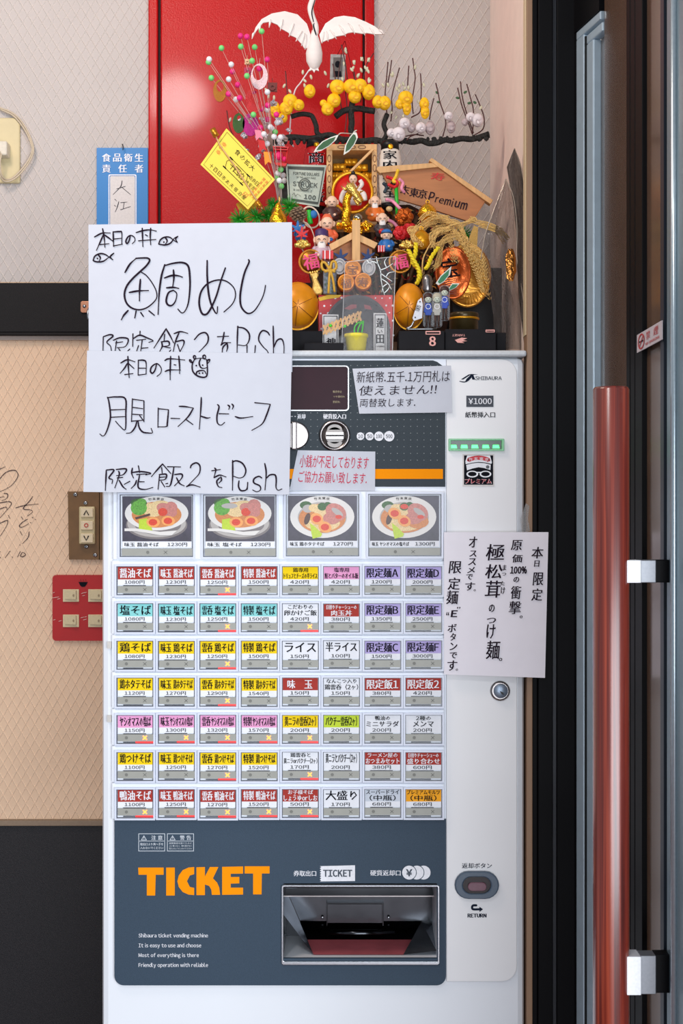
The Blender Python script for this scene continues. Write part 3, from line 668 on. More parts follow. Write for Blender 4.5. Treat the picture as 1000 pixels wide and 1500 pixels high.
mb = MB(); mb.add([(x0+.026, .07, zf+.004), (x1-.018, .07, zf+.004), (x1-.018, .104, zf+.022), (x0+.022, .104, zf+.022)], [(0,1,2,3)]); part('tray_back_slope', mb, darksteel, tr)
mb = MB(); mb.add([(x0+.001, .008, zf+.06), (x0+.045, .012, zf), (x0+.026, .07, zf+.004), (x0+.022, .10, zf+.022), (x0+.001, .10, zf+.07)], [(0,1,2,3,4)]); pms_ = mat('pale_mirror_steel', (150,156,166), .22, .9, var=.2, scale=25, bump=.0005); part('tray_chute', mb, pms_, tr); mb = MB(); mb.add([(x1-.001, .010, zf+.006), (x1-.050, .012, zf), (x1-.018, .10, zf+.022), (x1-.001, .10, zf+.016)], [(0,1,2,3)])
part('tray_chute', mb, pms_, tr)
mb = MB(); mb.ring([(478,1322.5),(562,1322.5),(562,1362),(478,1362)], [(479.5,1324),(559.8,1324),(559.8,1359.3),(479.5,1359.3)], .095, .104); mb.pbox(479, 1324, 561, 1360, .1005, .104); part('tray_flap', mb, darksteel, tr, bevel=.0006)
mb = MB(); mb.tube([W(470, 1367, .085), W(578, 1367, .085)], .006, 12); part('tray_roller', mb, darksteel, tr)
mb = MB(); mb.pball(472, 1344, .1, 2, 2, 1); mb.pball(569, 1344, .1, 2, 2, 1); part('rivets', mb, steel, tr)
mb = MB(); mb.pbox(414, 1312, 641, 1313.6, .06, .1); part('tray_lip', mb, chrome, tr)
# return button, lock
def stadium(cx, cy, rx, ry, n=10): return [(cx+(rx-ry)+ry*math.cos(a), cy+ry*math.sin(a)) for a in [-PI/2+PI*i/n for i in range(n+1)]]+[(cx-(rx-ry)+ry*math.cos(a), cy+ry*math.sin(a)) for a in [PI/2+PI*i/n for i in range(n+1)]]
mb = MB(); mb.ring(stadium(698.4,1297.2,32.6,20.2), stadium(698.4,1297.2,20.5,12.3), -.0065, .001); rb = part('return_button', mb, mat('blue_grey_button_rim', (72,88,106), .35), VM, bevel=.0018)
mb = MB(); mb.poly(stadium(698.4,1297.2,20.5,12.3), -.0028, .001); part('button_well', mb, mat('black_gloss', (14,12,18), .1), rb)
mb = MB(); mb.poly(stadium(698.8,1299.2,13.8,6.4), -.0058, -.002); part('button_cap', mb, mat('smoky_mauve_cap', (112,74,88), .2), rb, bevel=.001)
text('lettering', '返却ボタン', (676.4, 1264.3, 720.2, 1272), -.0004, navy, VM, bold=.015)
mb = MB(); mb.stroke([(698,1326.2),(692.8,1326.4),(691.2,1329.2),(693,1332),(703,1332)], 3.2, -.0005, taper=False); mb.flat([(702,1328.2),(707.2,1332),(702,1335.8)], -.0006); part('return_arrow', mb, navy, VM)
text('lettering', 'RETURN', (684.8, 1338.4, 712, 1344), -.0004, navy, VM, bold=.06)
mb = MB(); mb.lathe(W(732, 1011.8, .001), [(.0146, 0), (.0146, .003), (.0125, .005), (.0115, .005)], 32, 0, Matrix.Rotation(PI/2, 3, 'X')); lk = part('door_lock', mb, chrome, VM)
mb = MB(); mb.lathe(W(732.5, 1011.5, .001), [(.0105, 0), (.0105, .0068), (.0095, .0074)], 32, 0, Matrix.Rotation(PI/2, 3, 'X')); part('lock_barrel', mb, mat('blue_grey_metal', (120,132,148), .3, .5), lk)
mb = MB(); mb.flat([(731.5,1012),(737,1014.5),(738,1018),(734.5,1017)], -.0068); part('keyhole', mb, dark2, lk)
mb = MB(); mb.poly([(157,940),(163,940),(163,950),(157,950)], -.001, .004); mb.poly([(157,1048),(163,1048),(163,1058),(157,1058)], -.001, .004); part('side_clips', mb, mat('pale_clip', (200,196,190), .5), VM)

# ------------------------------------------------------------------ paper notices
def sheet(name, label, corners, y, curl, strokes, glyphlist, inkm, wd, sheetm=paper, thick=.0003, nx=10, ny=10, extra=None, cat='paper notice'):
    (a, b, c, d) = corners      # TL TR BR BL
    def yf(px, py, off=0):
        u = (px-a[0])/(b[0]-a[0]); v = (py-a[1])/(d[1]-a[1]); return y+curl(u, v)-off
    base = W((c[0]+d[0])/2, (c[1]+d[1])/2, y)
    t = thing(name, label, cat, base)
    mb = MB(); vs = []; fs = []
    for j in range(ny+1):
        for i in range(nx+1):
            u, v = i/nx, j/ny
            px = (a[0]*(1-u)+b[0]*u)*(1-v)+(d[0]*(1-u)+c[0]*u)*v; py = (a[1]*(1-u)+b[1]*u)*(1-v)+(d[1]*(1-u)+c[1]*u)*v
            vs.append(W(px, py, yf(px, py)))
    n0 = len(vs); vs += [(p[0], p[1]+thick, p[2]) for p in vs]
    for j in range(ny):
        for i in range(nx):
            q = j*(nx+1)+i; fs.append((q, q+nx+1, q+nx+2, q+1)); fs.append((n0+q, n0+q+1, n0+q+nx+2, n0+q+nx+1))
    mb.add(vs, fs, 0, True); part('paper_sheet', mb, sheetm, t)
    f = lambda x, yv: yf(x, yv, .0012)
    mb = MB()
    for (ox, oy, k), L_ in strokes:
        for s in L_:
            if len(s) == 1: mb.flat(ell(ox+s[0][0]*k, oy+s[0][1]*k, wd*.5, n=8), f)
            else: mb.stroke([(ox+p[0]*k, oy+p[1]*k) for p in s], wd if k < .14 else wd*.82, f)
    for g in glyphlist:
        put(mb, g[0], g[1], g[2], g[3], g[4], f, bold=g[5] if len(g) > 5 else -.004, shear=.12, rot=g[6] if len(g) > 6 else 0, res=2)
    part('handwriting', mb, inkm, t)
    return t
s1 = [((130,325,.15), [[(135,65),(150,150),(158,248)],[(55,148),(130,110),(210,108)],[(145,120),(110,200),(75,278)],[(150,125),(200,160),(235,188)],[(110,222),(198,213)],
 [(238,95),(240,170),(242,240)],[(240,98),(300,95),(322,105),(322,215)],[(242,168),(318,160)],[(240,235),(328,218)],
 [(405,135),(395,180),(375,212),(362,190),(380,150),(410,132),(445,150),(450,185),(425,213)],
 [(462,105),(530,85),(600,78),(660,90)],[(485,185),(655,172)],[(522,60),(525,150),(528,242)],[(605,60),(600,140),(605,225)],[(552,125),(575,138)],
 [(682,218),(700,175),(740,150),(790,150),(830,180),(865,200)],[(682,218),(750,225),(800,205),(835,160),(870,140)],[(870,140),(848,165),(865,200)],[(745,150),(765,185),(745,225)],[(733,197)],
 [(42,378),(60,335),(110,310),(160,318),(200,345),(235,370)],[(42,378),(80,390),(140,385),(190,350),(245,305)],[(245,305),(210,340),(235,370)],[(90,318),(113,350),(100,388)],[(85,357)]]),
 ((170,370,.12), [[(108,243),(170,140),(245,70)],[(240,70),(330,65),(385,68),(410,95),(370,160),(290,235),(200,320),(130,410),(102,510),(125,610),(190,675),(280,698),(370,675),(450,615),(495,550),(490,470),(440,370),(370,280),(310,240)],
 [(297,325),(287,460),(285,590)],[(160,487),(270,468),(395,463)],[(148,705),(95,765),(65,820)],[(245,712),(228,798)],[(300,730),(335,780)],[(400,710),(468,765)],
 [(595,145),(555,280),(530,450),(520,600),(513,755)],[(595,158),(700,130),(810,122),(880,165),(900,300),(900,450),(880,620),(840,715),(800,735),(755,690)],[(700,210),(705,310),(690,425)],[(590,310),(680,280),(760,283),(810,300)],[(615,430),(700,425),(765,437)],
 [(700,460),(640,490),(612,580),(630,635),(680,645),(725,590),(740,500),(700,460)]]),
 ((280,370,.12), [[(195,95),(195,280),(210,480),(240,620),(290,725),(315,738),(322,660)],[(418,185),(360,350),(310,520),(250,660),(190,750),(130,740),(97,620),(120,480),(200,380),(320,335),(430,350),(520,430),(540,530),(500,630),(400,725)],
 [(700,85),(705,120),(650,250),(610,430),(597,560),(615,670),(690,742),(770,710),(850,590),(890,490),(907,400)]]),
 ((140,470,.15), [[(75,155),(72,292)],[(75,155),(140,135),(170,150),(110,205),(145,245),(155,295)],[(172,190),(240,165),(318,178),(290,250),(210,262)],[(195,215),(265,205)],[(205,195),(190,300)],[(225,270),(245,300)],[(335,275),(310,298)],
 [(365,125),(362,250)],[(435,100),(432,145)],[(365,175),(430,140),(500,165),(562,195),(520,210)],[(400,190),(490,180)],[(455,190),(440,300)],[(450,268),(512,262)],[(420,240),(400,298)],
 [(690,75),(630,170),(570,265)],[(690,80),(730,150),(762,215)],[(675,130),(668,195)],[(640,205),(710,200),(715,240),(650,250)],[(645,205),(650,250),(625,300)],[(660,250),(730,265)],[(720,300),(735,285)],[(765,125),(830,105),(900,122)],[(815,115),(780,200),(758,300)],[(780,205),(855,190),(860,230),(825,300)],[(800,230),(825,305)]]),
 ((280,470,.15), [[(30,185),(80,130),(135,115),(165,150),(160,210),(120,260),(70,310),(10,360)],[(255,155),(365,150)],[(322,110),(310,180),(290,238)],[(290,238),(320,215),(385,213)],[(350,215),(355,260),(345,298)],[(345,220),(310,260),(302,312)],
 [(455,50),(450,180),(447,340)],[(450,60),(520,75),(565,125),(565,190),(530,240),(460,235)],[(545,240),(545,315)],[(627,240),(620,318)],[(765,140),(745,110),(700,95),(668,130),(660,190),(700,250),(740,290),(755,320)],[(800,50),(803,200),(803,330)],[(805,260),(840,190),(885,180),(905,240),(905,325)]])]
s2 = [((140,470,.15), [[(315,345),(320,450),(328,555)],[(245,412),(310,380),(385,400)],[(310,415),(280,465),(240,512)],[(320,415),(375,465)],[(283,525),(365,515)],[(418,385),(415,530)],[(415,385),(470,385),(493,410),(493,520)],[(418,462),(490,462)],[(415,530),(493,520)],
 [(597,415),(580,480),(555,512),(535,490),(550,445),(600,418),(640,460),(635,510),(600,542)],[(675,388),(720,370),(870,382)],[(678,495),(720,480),(828,480)],[(733,345),(728,480),(728,575)],[(812,342),(820,440),(820,515)],[(765,428),(785,432)]]),
 ((280,470,.15), [[(30,380),(10,430),(15,490),(50,530),(100,550),(145,545),(158,500),(155,420),(145,375),(100,365),(50,370),(30,380)],[(35,378),(22,355),(30,340),(45,350),(38,378)],[(120,370),(115,345),(130,335),(142,350),(130,375)],[(155,410),(160,385),(180,378),(175,400),(158,418)],[(8,410),(-12,395),(-14,380),(0,385),(12,405)],
 [(92,370),(78,410),(90,450),(120,465),(155,455)],[(50,525),(55,500),(90,485),(130,490),(142,515)],[(50,437)],[(112,433)],[(80,512)],[(112,510)]]),
 ((140,560,.15), [[(115,145),(130,190),(145,330),(125,430),(95,505),(70,525),(42,505)],[(115,150),(200,143),(290,160),(295,300),(290,460),(240,430),(195,380)],[(148,270),(285,265)],[(148,342),(285,335)],
 [(360,160),(350,385)],[(360,165),(470,180)],[(472,180),(472,385)],[(362,245),(460,258)],[(362,312),(455,318)],[(350,380),(470,370)],[(405,375),(385,440),(345,490),(300,498)],[(415,380),(425,440),(460,485),(515,495),(555,492),(542,450)],[(430,325),(465,370)],
 [(612,250),(608,440)],[(612,258),(712,268)],[(712,268),(700,400),(690,432),(610,435)],[(735,352),(822,355)],[(815,235),(880,238),(955,252)],[(955,252),(900,340),(805,432)],[(885,365),(950,412)]]),
 ((260,570,.15), [[(232,80),(228,180),(213,390)],[(222,262),(285,282),(318,278)],[(390,150),(405,175),(385,260),(390,330),(425,352),(460,325)],[(405,240),(500,242)],[(490,155),(508,170),(500,198)],[(530,145),(545,165),(535,195)],[(562,268),(620,283),(735,268)],[(752,132),(905,148)],[(905,150),(870,250),(825,340),(725,403)]]),
 ((140,660,.15), [[(105,190),(100,290),(95,390)],[(105,190),(180,190),(130,265),(165,285),(160,322)],[(200,185),(300,180),(270,235),(205,245)],[(225,200),(230,240),(188,365)],[(210,268),(265,262)],[(230,290),(265,350),(298,378)],[(335,300),(280,330)],
 [(360,170),(352,220),(370,268)],[(418,148),(430,215)],[(355,215),(440,205),(540,222),(490,238)],[(400,235),(500,228)],[(430,235),(415,355),(480,380),(560,360)],[(430,305),(475,305)],[(400,290),(385,330),(348,370)],
 [(655,130),(600,190),(545,255)],[(655,132),(735,225)],[(645,165),(650,220)],[(620,235),(690,232),(680,280),(625,290)],[(625,235),(610,378)],[(625,262),(680,258)],[(640,300),(675,355)],[(705,320),(685,325)],[(700,158),(830,160)],[(765,160),(745,280),(725,345),(690,350)],[(770,235),(840,230),(840,270),(770,345)],[(790,265),(820,320),(865,345)]]),
 ((280,660,.15), [[(-8,170),(5,140),(50,120),(85,150),(80,220),(30,280),(-45,355)],[(-45,350),(10,335),(88,357)],[(200,198),(285,185)],[(228,170),(240,190),(222,265)],[(222,265),(280,240),(340,258)],[(290,255),(295,290),(270,318)],[(280,265),(250,300),(265,350),(300,362)],[(405,95),(405,240),(403,388)],[(400,115),(440,100),(500,125),(533,190),(515,250),(470,268),(412,250)],[(467,295),(462,350),(485,390),(535,385),(550,340),(552,310)],[(552,310),(548,380)],[(690,268),(660,252),(615,275),(612,315),(670,345),(675,385),(640,402),(600,385)],[(718,125),(732,220),(720,385)],[(735,270),(770,238),(820,240),(830,290),(828,360),(850,388),(885,375)]])]
sheet('paper_notice', 'upper large white paper sign with fish drawings and black handwriting, partly under another', ((129.5,329),(427.5,325.5),(428,545),(130,545)), -.014,
      lambda u, v: .004*(u-.5)**2-.002*math.sin(v*3), s1, [], ink, 2.6)
sheet('paper_notice', 'lower large white paper sign with cow head drawing and black handwriting', ((127.5,513.5),(427,518),(423.5,724.5),(122,720.5)), -.019,
      lambda u, v: -.004*(v**3)-.003*math.sin(u*PI)*v+.002, s2, [], ink, 2.6)
sheet('paper_notice', 'small white note with black handwriting about banknotes taped below the machine top', ((516,540),(660.5,535.5),(662,604),(526,606)), -.0035,
      lambda u, v: -.002*math.sin(u*PI), [], [('新紙幣.五千.1万円札は',522,543.5,658.5,560,-.004,-.012),('使えません!!',526,564,640,578.5,-.004,-.02),('両替致します.',527,583.5,608,596,-.004,-.01)], ink, 1.2)
sheet('paper_notice', 'small white note with red handwriting asking for change, overlapping the orange stripe', ((436,659.5),(549.5,661.5),(549,719),(424,718)), -.0035,
      lambda u, v: -.0025*math.sin(u*PI)*(1-v), [], [('小銭が不足しております',439,667.5,540,686,-.004,.03),('ご協力お願い致します.',437,691,537,708,-.004,.03)], redink, 1.2)
vert = [('本',786.8,809.6,17,17),('日',786,825.6,8,9),('限',787.6,848,15,19),('定',786,871,16,18),('原',756.6,798.6,17,15),('価',757.6,818,15,12),('100%',759,835,24,11),('の',756,849,8,8),('衝',755.6,868,15,19),('撃',754,890,18,19),('。',763,903.6,4,4),
 ('極',725,809,27,24),('松',723,837,25,21),('茸',722,863,24,25),('の',720,891,8,11),('つ',719.6,909,13,8),('け',719,925,13,21),('麺',722,952,21,27),('。',733,966,4.5,4.5),('ま',738.5,831.5,5,8),('つ',738,841,6,4),('た',736,854.5,6,6),('け',736.5,865,6,10),
 ('オ',692.6,794,12,16),('ス',692.4,811,10,9),('ス',691,823,11,10),('メ',689.6,835,11,9),('で',687.6,845,9,8),('す',688.6,859,14,12),('。',695,864.6,3,3),
 ('限',666,831,18,18),('定',664.5,855,18,18),('麺',662.4,875,18,20),('“',655.5,899,4,5),('E',665,899,10,10),('”',671.5,890.5,5,3),('ボ',662,920,13,12),('タ',663.5,933,8,11),('ン',664,947,11,11),('で',664,960,10,9),('す',662.5,975,14,15),('。',669,981,3,3)]
sheet('paper_notice', 'pinkish white paper with vertical black brush handwriting sticking out past the machine edge', ((650,779.5),(803,779.5),(798,993),(650,988)), -.010,
      lambda u, v: -.004*u*u, [], [(c, x-w_/2, y-h/2, x+w_/2, y+h/2, .035) for c, x, y, w_, h in vert], ink, 1.2, sheetm=paper_pink)
# ragged tape piece
mb = MB(); mb.flat([(770,737),(775,741),(773,760),(776,778),(764,781),(762,760)], -.0075); 
single('clear_tape_piece', mb, film('clear_tape', (220,220,220), .25), 'crumpled piece of clear tape at the top edge of the pinkish vertical notice', 'tape')

# ------------------------------------------------------------------ wall fittings on the left
ivory = mat('aged_ivory_plastic', (205,190,148), .4, var=.05, scale=40)
yw = YB-.002
ot = thing('wall_outlet', 'ivory wall outlet plate with a white plug and looped cord high on the white wall', 'outlet', W(5, 268, YB))
mb = MB(); mb.pbox(-25, 172, 29, 268, YB-.008, YB); part('cover_plate', mb, ivory, ot, bevel=.003)
mb = MB(); mb.pbox(-6, 206, 10, 227, YB-.035, YB-.007); part('plug', mb, mat('plug_white', (214,206,190), .4), ot, bevel=.003)
mb = MB(); mb.ptube([(0,160,YB-.012),(20,170,YB-.012),(36,190,YB-.012),(46,212,YB-.014),(46,225,YB-.014),(38,240,YB-.014),(22,258,YB-.016),(10,263,YB-.02),(2,256,YB-.03),(0,240,YB-.035),(2,225,YB-.034)], 0, .0016, 8)
mb.ptube([(-30,150,YB-.006),(0,158,YB-.012),(22,168,YB-.012),(38,188,YB-.012),(48,212,YB-.014),(48,226,YB-.014),(40,242,YB-.014),(24,260,YB-.017),(9,266,YB-.02),(0,258,YB-.03),(-2,240,YB-.036),(0,222,YB-.036)], 0, .0016, 8); part('cord', mb, mat('cord_beige', (196,180,156), .5), ot)
bl = thing('name_plate', 'blue plate with white characters and a handwritten name slip hung beside the red door', 'sign', W(180, 345, YB))
ys = YB-.006
mb = MB(); mb.poly([(141.5,216.5),(216.5,216.5),(216.5,345),(141.5,345)], ys, ys+.003); part('blue_plate', mb, mat('plate_blue', (10,120,190), .4, var=.02), bl)
mb = MB()
for ch, x in zip('食品衛生', (149.8,165.8,181.8,197.5)): put(mb, ch, x, 225, x+12, 236.8, ys-.0008, bold=.035)
for ch, x in zip('責任者', (149.8,173.5,197.5)): put(mb, ch, x, 241, x+12, 252.8, ys-.0008, bold=.035)
mb.ring(rrect(158.8,255.5,199.8,350,2), rrect(160.2,257,198.4,348,2), ys-.001, ys); part('white_lettering', mb, print_white, bl)
mb = MB(); mb.poly(rrect(161.2,257.8,197.6,347,2), ys-.0008, ys); part('name_slip', mb, mat('slip_grey', (214,208,206), .5), bl)
mb = MB(); q = lambda L_: [(a*.24, 150+b*.24) for a, b in L_]
for s in ([(712,528),(765,512)],[(745,478),(735,515),(690,562)],[(740,515),(797,563)],[(700,590),(712,602)],[(697,628),(708,635)],[(725,605),(715,640),(703,668)],[(735,612),(775,608)],[(757,610),(752,650)],[(735,655),(795,636)]): mb.stroke(q(s), 1.0, ys-.0014)
part('handwriting', mb, ink, bl)
mb = MB(); mb.ptube([(179,211,YB-.001),(180,214,YB-.014),(180,220,YB-.014)], 0, .0008, 6); part('hook', mb, print_black, bl)
la = thing('copper_latch', 'small copper coloured latch on the black rail beside the upper paper sign', 'latch', W(126, 458, YB-.02))
mb = MB(); mb.poly(rrect(117.8,441,136,458,3), YB-.022, YB-.018); part('latch_plate', mb, mat('copper', (200,140,110), .3, .8), la, bevel=.0006)
mb = MB(); mb.pball(123.5, 448.5, YB-.022, 2.8, 2.8, 2); mb.ptube([(131,452,YB-.026),(129,458,YB-.03),(130,468,YB-.03)], 0, .003, 8); part('latch_hook', mb, steel, la)
# roller switch
ss = thing('shutter_switch', 'brown metal wall plate with three ivory up, stop and down buttons', 'switch', W(123, 820, YB))
mb = MB(); mb.poly([(99.2,720),(146,720),(146,819.6),(101,819.6)], YB-.008, YB); mb.pbox(145, 720, 152, 820, YB-.008, YB); part('brown_plate', mb, mat('brown_bronze_plate', (112,80,46), .45, .3, var=.12, scale=60), ss)
mb = MB(); mb.pbox(115.5, 742, 138.5, 797, YB-.020, YB-.008); sw = part('switch_body', mb, ivory, ss, bevel=.002)
for k_, (a, b) in enumerate(((744.5,757.5),(763,776),(781.5,795))):
    mb = MB(); mb.pbox(118, a, 136, b, YB-.025, YB-.019); kb = part('push_button', mb, mat('push_ivory', (224,206,172), .4), sw, bevel=.001)
    mb = MB(); cyy = (a+b)/2; yy = YB-.0262
    if k_ == 1: mb.ring(ell(126.2,cyy,3.2,n=16), ell(126.2,cyy,1.9,n=16), yy, yy+.0004, 1)
    else:
        s_ = 1 if k_ == 0 else -1; mb.stroke([(122.8,cyy+3.2*s_),(126.2,cyy-3.2*s_),(129.6,cyy+3.2*s_)], 1.7, yy, 0, smooth=False, taper=False)
    part('symbol', mb, [print_black, mat('symbol_red', (190,50,40), .5)], ss)
for sx, sy in ((110.5,724.5),(125.5,737),(126.5,800.5),(139.5,813)):
    mb = MB(); mb.lathe(W(sx, sy, YB-.008), [(.0042,0),(.0038,.0016),(.002,.0024)], 16, 0, Matrix.Rotation(PI/2,3,'X')); mb.flat(ell(sx, sy, 1.0, n=6), YB-.0108, 1); part('screw', mb, [steel, dark2], ss)
rs = thing('light_switch_panel', 'red wall panel with four cream rocker switches and a black bowl symbol', 'switch', W(115, 940, YB))
mb = MB(); mb.poly(rrect(76.8,842.4,172,938.6,5,5,(0,1,1,0)), YB-.008, YB); part('red_plate', mb, mat('matt_red_plate', (176,14,18), .55, var=.04, scale=50), rs)
cream = mat('switch_cream', (214,198,160), .4)
for x in (92, 129):
    for y in (863.2, 900.3):
        mb = MB(); mb.pbox(x, y, x+23.5, y+18.4, YB-.011, YB-.0075); kb = part('rocker_frame', mb, cream, rs, bevel=.0006)
        mb = MB(); a = W(x+2.4, y+1.6, YB-.014); b = W(x+19.6, y+14.6, YB-.014); 
        mb.add([(a[0],YB-.011,a[2]),(b[0],YB-.011,a[2]),(b[0],YB-.011,b[2]),(a[0],YB-.011,b[2]),(a[0],YB-.013,a[2]),(b[0],YB-.018,a[2]),(b[0],YB-.018,b[2]),(a[0],YB-.013,b[2])], [(4,7,6,5),(0,4,5,1),(1,5,6,2),(2,6,7,3),(3,7,4,0)])
        part('rocker', mb, cream, kb, bevel=.0006); mb = MB(); mb.flat(ell(x+15.5, y+9, 1.3, 2, 10), YB-.0182); part('rocker_lens', mb, mat('lens_tan', (150,130,98), .4), kb)
mb = MB(); mb.flat([(115,852.5),(128.6,852.5),(126,857.4),(123.6,859.6),(119.6,859.6),(117.2,857.4)], YB-.0092)
for x in (118, 121.8, 125.6): mb.stroke([(x,848.6),(x+.4,851.2)], .6, YB-.0092)
part('bowl_symbol', mb, print_black, rs)
mb = MB()
for x, y, a in ((77.5,876.5,9),(84,877.5,4),(78,908,3),(86,910,4),(119,869,5),(121,873,3),(124,868,3),(118,905,5),(122,908,5),(124,904,3),(77.5,868,2.5)): mb.stroke([(x,y+random.uniform(-.8,.8)),(x+a,y-a*.25)], 1.0, YB-.0092)
part('scratches', mb, mat('scratch_pink', (226,190,180), .6), rs)
# handwriting on the beige wall
mb = MB(); q = lambda L_: [(a*.1067, 670+b*.1067) for a, b in L_]
for s in ([(-60,180),(0,160),(70,128)],[(-60,360),(0,290),(70,215),(150,180),(220,185),(248,240),(220,310),(150,390),(60,445),(-60,490)],[(50,495),(100,500),(105,540),(75,575),(25,592)],[(0,548),(55,540)],[(-50,640),(0,625),(110,607),(155,625),(140,670),(80,740),(0,830)],[(-30,720),(50,690),(90,685),(95,720)],[(112,795),(138,840)],[(-40,920),(20,895),(85,868),(108,880),(80,960),(0,1085)],
          [(215,693),(340,660),(525,640)],[(450,535),(400,605),(330,680),(330,712),(420,722),(445,750),(380,803)],[(292,815),(315,850)],[(378,848),(310,890),(265,940),(290,960),(345,940),(390,910)],[(440,820),(455,835)],[(483,845),(495,860)],[(415,895),(425,898)],[(275,1015),(305,1068)],[(400,1020),(385,1100),(310,1182)],[(272,1200)],[(140,1285),(70,1378)],[(165,1365),(175,1380)],[(-5,1290),(8,1300)],[(-8,1365),(12,1380)],[(280,1290),(240,1368)],[(300,1310),(282,1350),(310,1365),(350,1335),(320,1305),(300,1310)]):
    if len(s) == 1: mb.flat(ell(s[0][0]*.1067, 670+s[0][1]*.1067, .8, n=6), YB-.0014)
    else: mb.stroke(q(s), 1.25, YB-.0014)
part('wall_handwriting', mb, mat('brown_black_marker', (62,36,34), .6), wb_, label='black marker handwriting on the beige wall')

# ------------------------------------------------------------------ ornaments on top of the machine
TOPZ = 1.6368
def py_top(y): return 750-(TOPZ-CZ)/S(y)      # pixel row of the machine top at depth y
def grp(o, g): o['group'] = g
def face(mb, px, py, y, r, m=0):
    """two closed smiling eyes and a mouth just in front of a head of radius r (pixels)"""
    q = S(y)
    for s_ in (-1, 1): mb.tube([W(px+s_*r*.40-r*.2, py+r*.02, y-r*q*.93), W(px+s_*r*.40, py-r*.12, y-r*q*.97), W(px+s_*r*.40+r*.2, py+r*.02, y-r*q*.93)], r*q*.06, 4, m)
    mb.tube([W(px-r*.22, py+r*.42, y-r*q*.90), W(px, py+r*.50, y-r*q*.90), W(px+r*.22, py+r*.42, y-r*q*.90)], r*q*.06, 4, m)

cloudy = mat('dark_woven_bamboo', (92,62,32), .6, var=.3, scale=120)
# the bamboo rake which carries the charms
rk = thing('bamboo_rake', 'large bamboo rake with dark woven fan carrying the lucky ornaments on the machine', 'rake', (W(560, 0, .38)[0], .38, TOPZ))
for i in range(15):
    a = -1.02+2.04*i/14; x1_ = 560+math.sin(a)*118; y1_ = 452-math.cos(a)*150
    mb = MB(); mb.ptube([(560+math.sin(a)*14, 500), (560+math.sin(a)*70, 470-math.cos(a)*70), (x1_, y1_)], .38, .0035, 6); part('rake_tine', mb, cloudy, rk)
mb = MB(); mb.poly([(470,500),(452,400),(470,330),(520,300),(600,300),(660,330),(672,400),(650,500)], .395, .400); part('woven_backing', mb, mat('dark_brown_weave', (58,34,20), .8, var=.3, scale=200), rk)
mb = MB(); mb.box(W(480,0,.38)[0], W(640,0,.38)[0], .36, .41, TOPZ, TOPZ+.03); part('rake_base', mb, blackp, rk)

# --- flying crane
wht = mat('white_cloth_feather', (236,228,224), .7, var=.04, scale=80, bump=.0008, stretch=(.3,1,1))
yc = .32
cr = thing('paper_crane', 'white crane ornament with spread wings flying above the flowers', 'ornament', W(460, 104, yc))
mb = MB(); mb.plathe(460, yc, [(3.5,45),(5.5,52),(9.5,64),(12.2,78),(11.5,90),(7,99),(1,104)], 20); part('body', mb, wht, cr)
mb = MB(); mb.ptube([(462,50),(462,38),(457,24),(454.5,12),(457,2),(460,-8)], yc, [.0062]*0 or .0052, 10); mb.pball(460, -10, yc, 5.5, 4.5, 5); nk = part('neck', mb, wht, cr)
mb = MB(); mb.stroke([(463,52),(459,38),(460,34)], 1.8, yc-.0062); mb.stroke([(459,32),(456.5,18),(460,4),(463,-6)], 1.5, yc-.0062); part('black_streak', mb, print_black, nk)
mb = MB(); mb.poly([(461,-12),(452,-16),(459,-7)], yc-.003, yc+.003); part('beak', mb, mat('beak_grey', (120,110,90), .5), cr)
def wing(root, tips, trailing, sgn):
    """covert sheet plus overlapping long feathers, each a thin curved blade"""
    mb = MB(); n = len(tips)
    for i, (tx, ty) in enumerate(tips):
        rx = root[i][0]; ry = root[i][1]; dx, dy = tx-rx, ty-ry; L_ = math.hypot(dx, dy); nx_, ny_ = -dy/L_, dx/L_; wd = 5.2
        pts = [(rx+nx_*wd*.5, ry+ny_*wd*.5), (rx+dx*.5+nx_*wd, ry+dy*.5+ny_*wd), (rx+dx*.85+nx_*wd*.6, ry+dy*.85+ny_*wd*.6), (tx, ty), (rx+dx*.85-nx_*wd*.6, ry+dy*.85-ny_*wd*.6), (rx+dx*.5-nx_*wd, ry+dy*.5-ny_*wd), (rx-nx_*wd*.5, ry-ny_*wd*.5)]
        yy = yc-.004+.0012*i-abs(tx-460)*.0002; mb.poly(pts, yy, yy+.0016)
    return mb
ZA = lambda L_: [(290+a*.27, b*.27) for a, b in L_]
lo = ZA([(610,190),(590,130),(540,80),(470,62),(400,75),(345,105),(312,150),(292,212),(315,170),(352,125),(390,118),(430,135),(448,155),(490,178),(500,192),(530,205),(550,228),(562,240),(575,262),(592,262)])
ro = ZA([(658,190),(690,130),(740,95),(790,87),(850,95),(910,120),(960,145),(1008,188),(950,186),(915,180),(890,184),(840,176),(812,180),(790,192),(750,198),(730,210),(700,218),(668,232)])
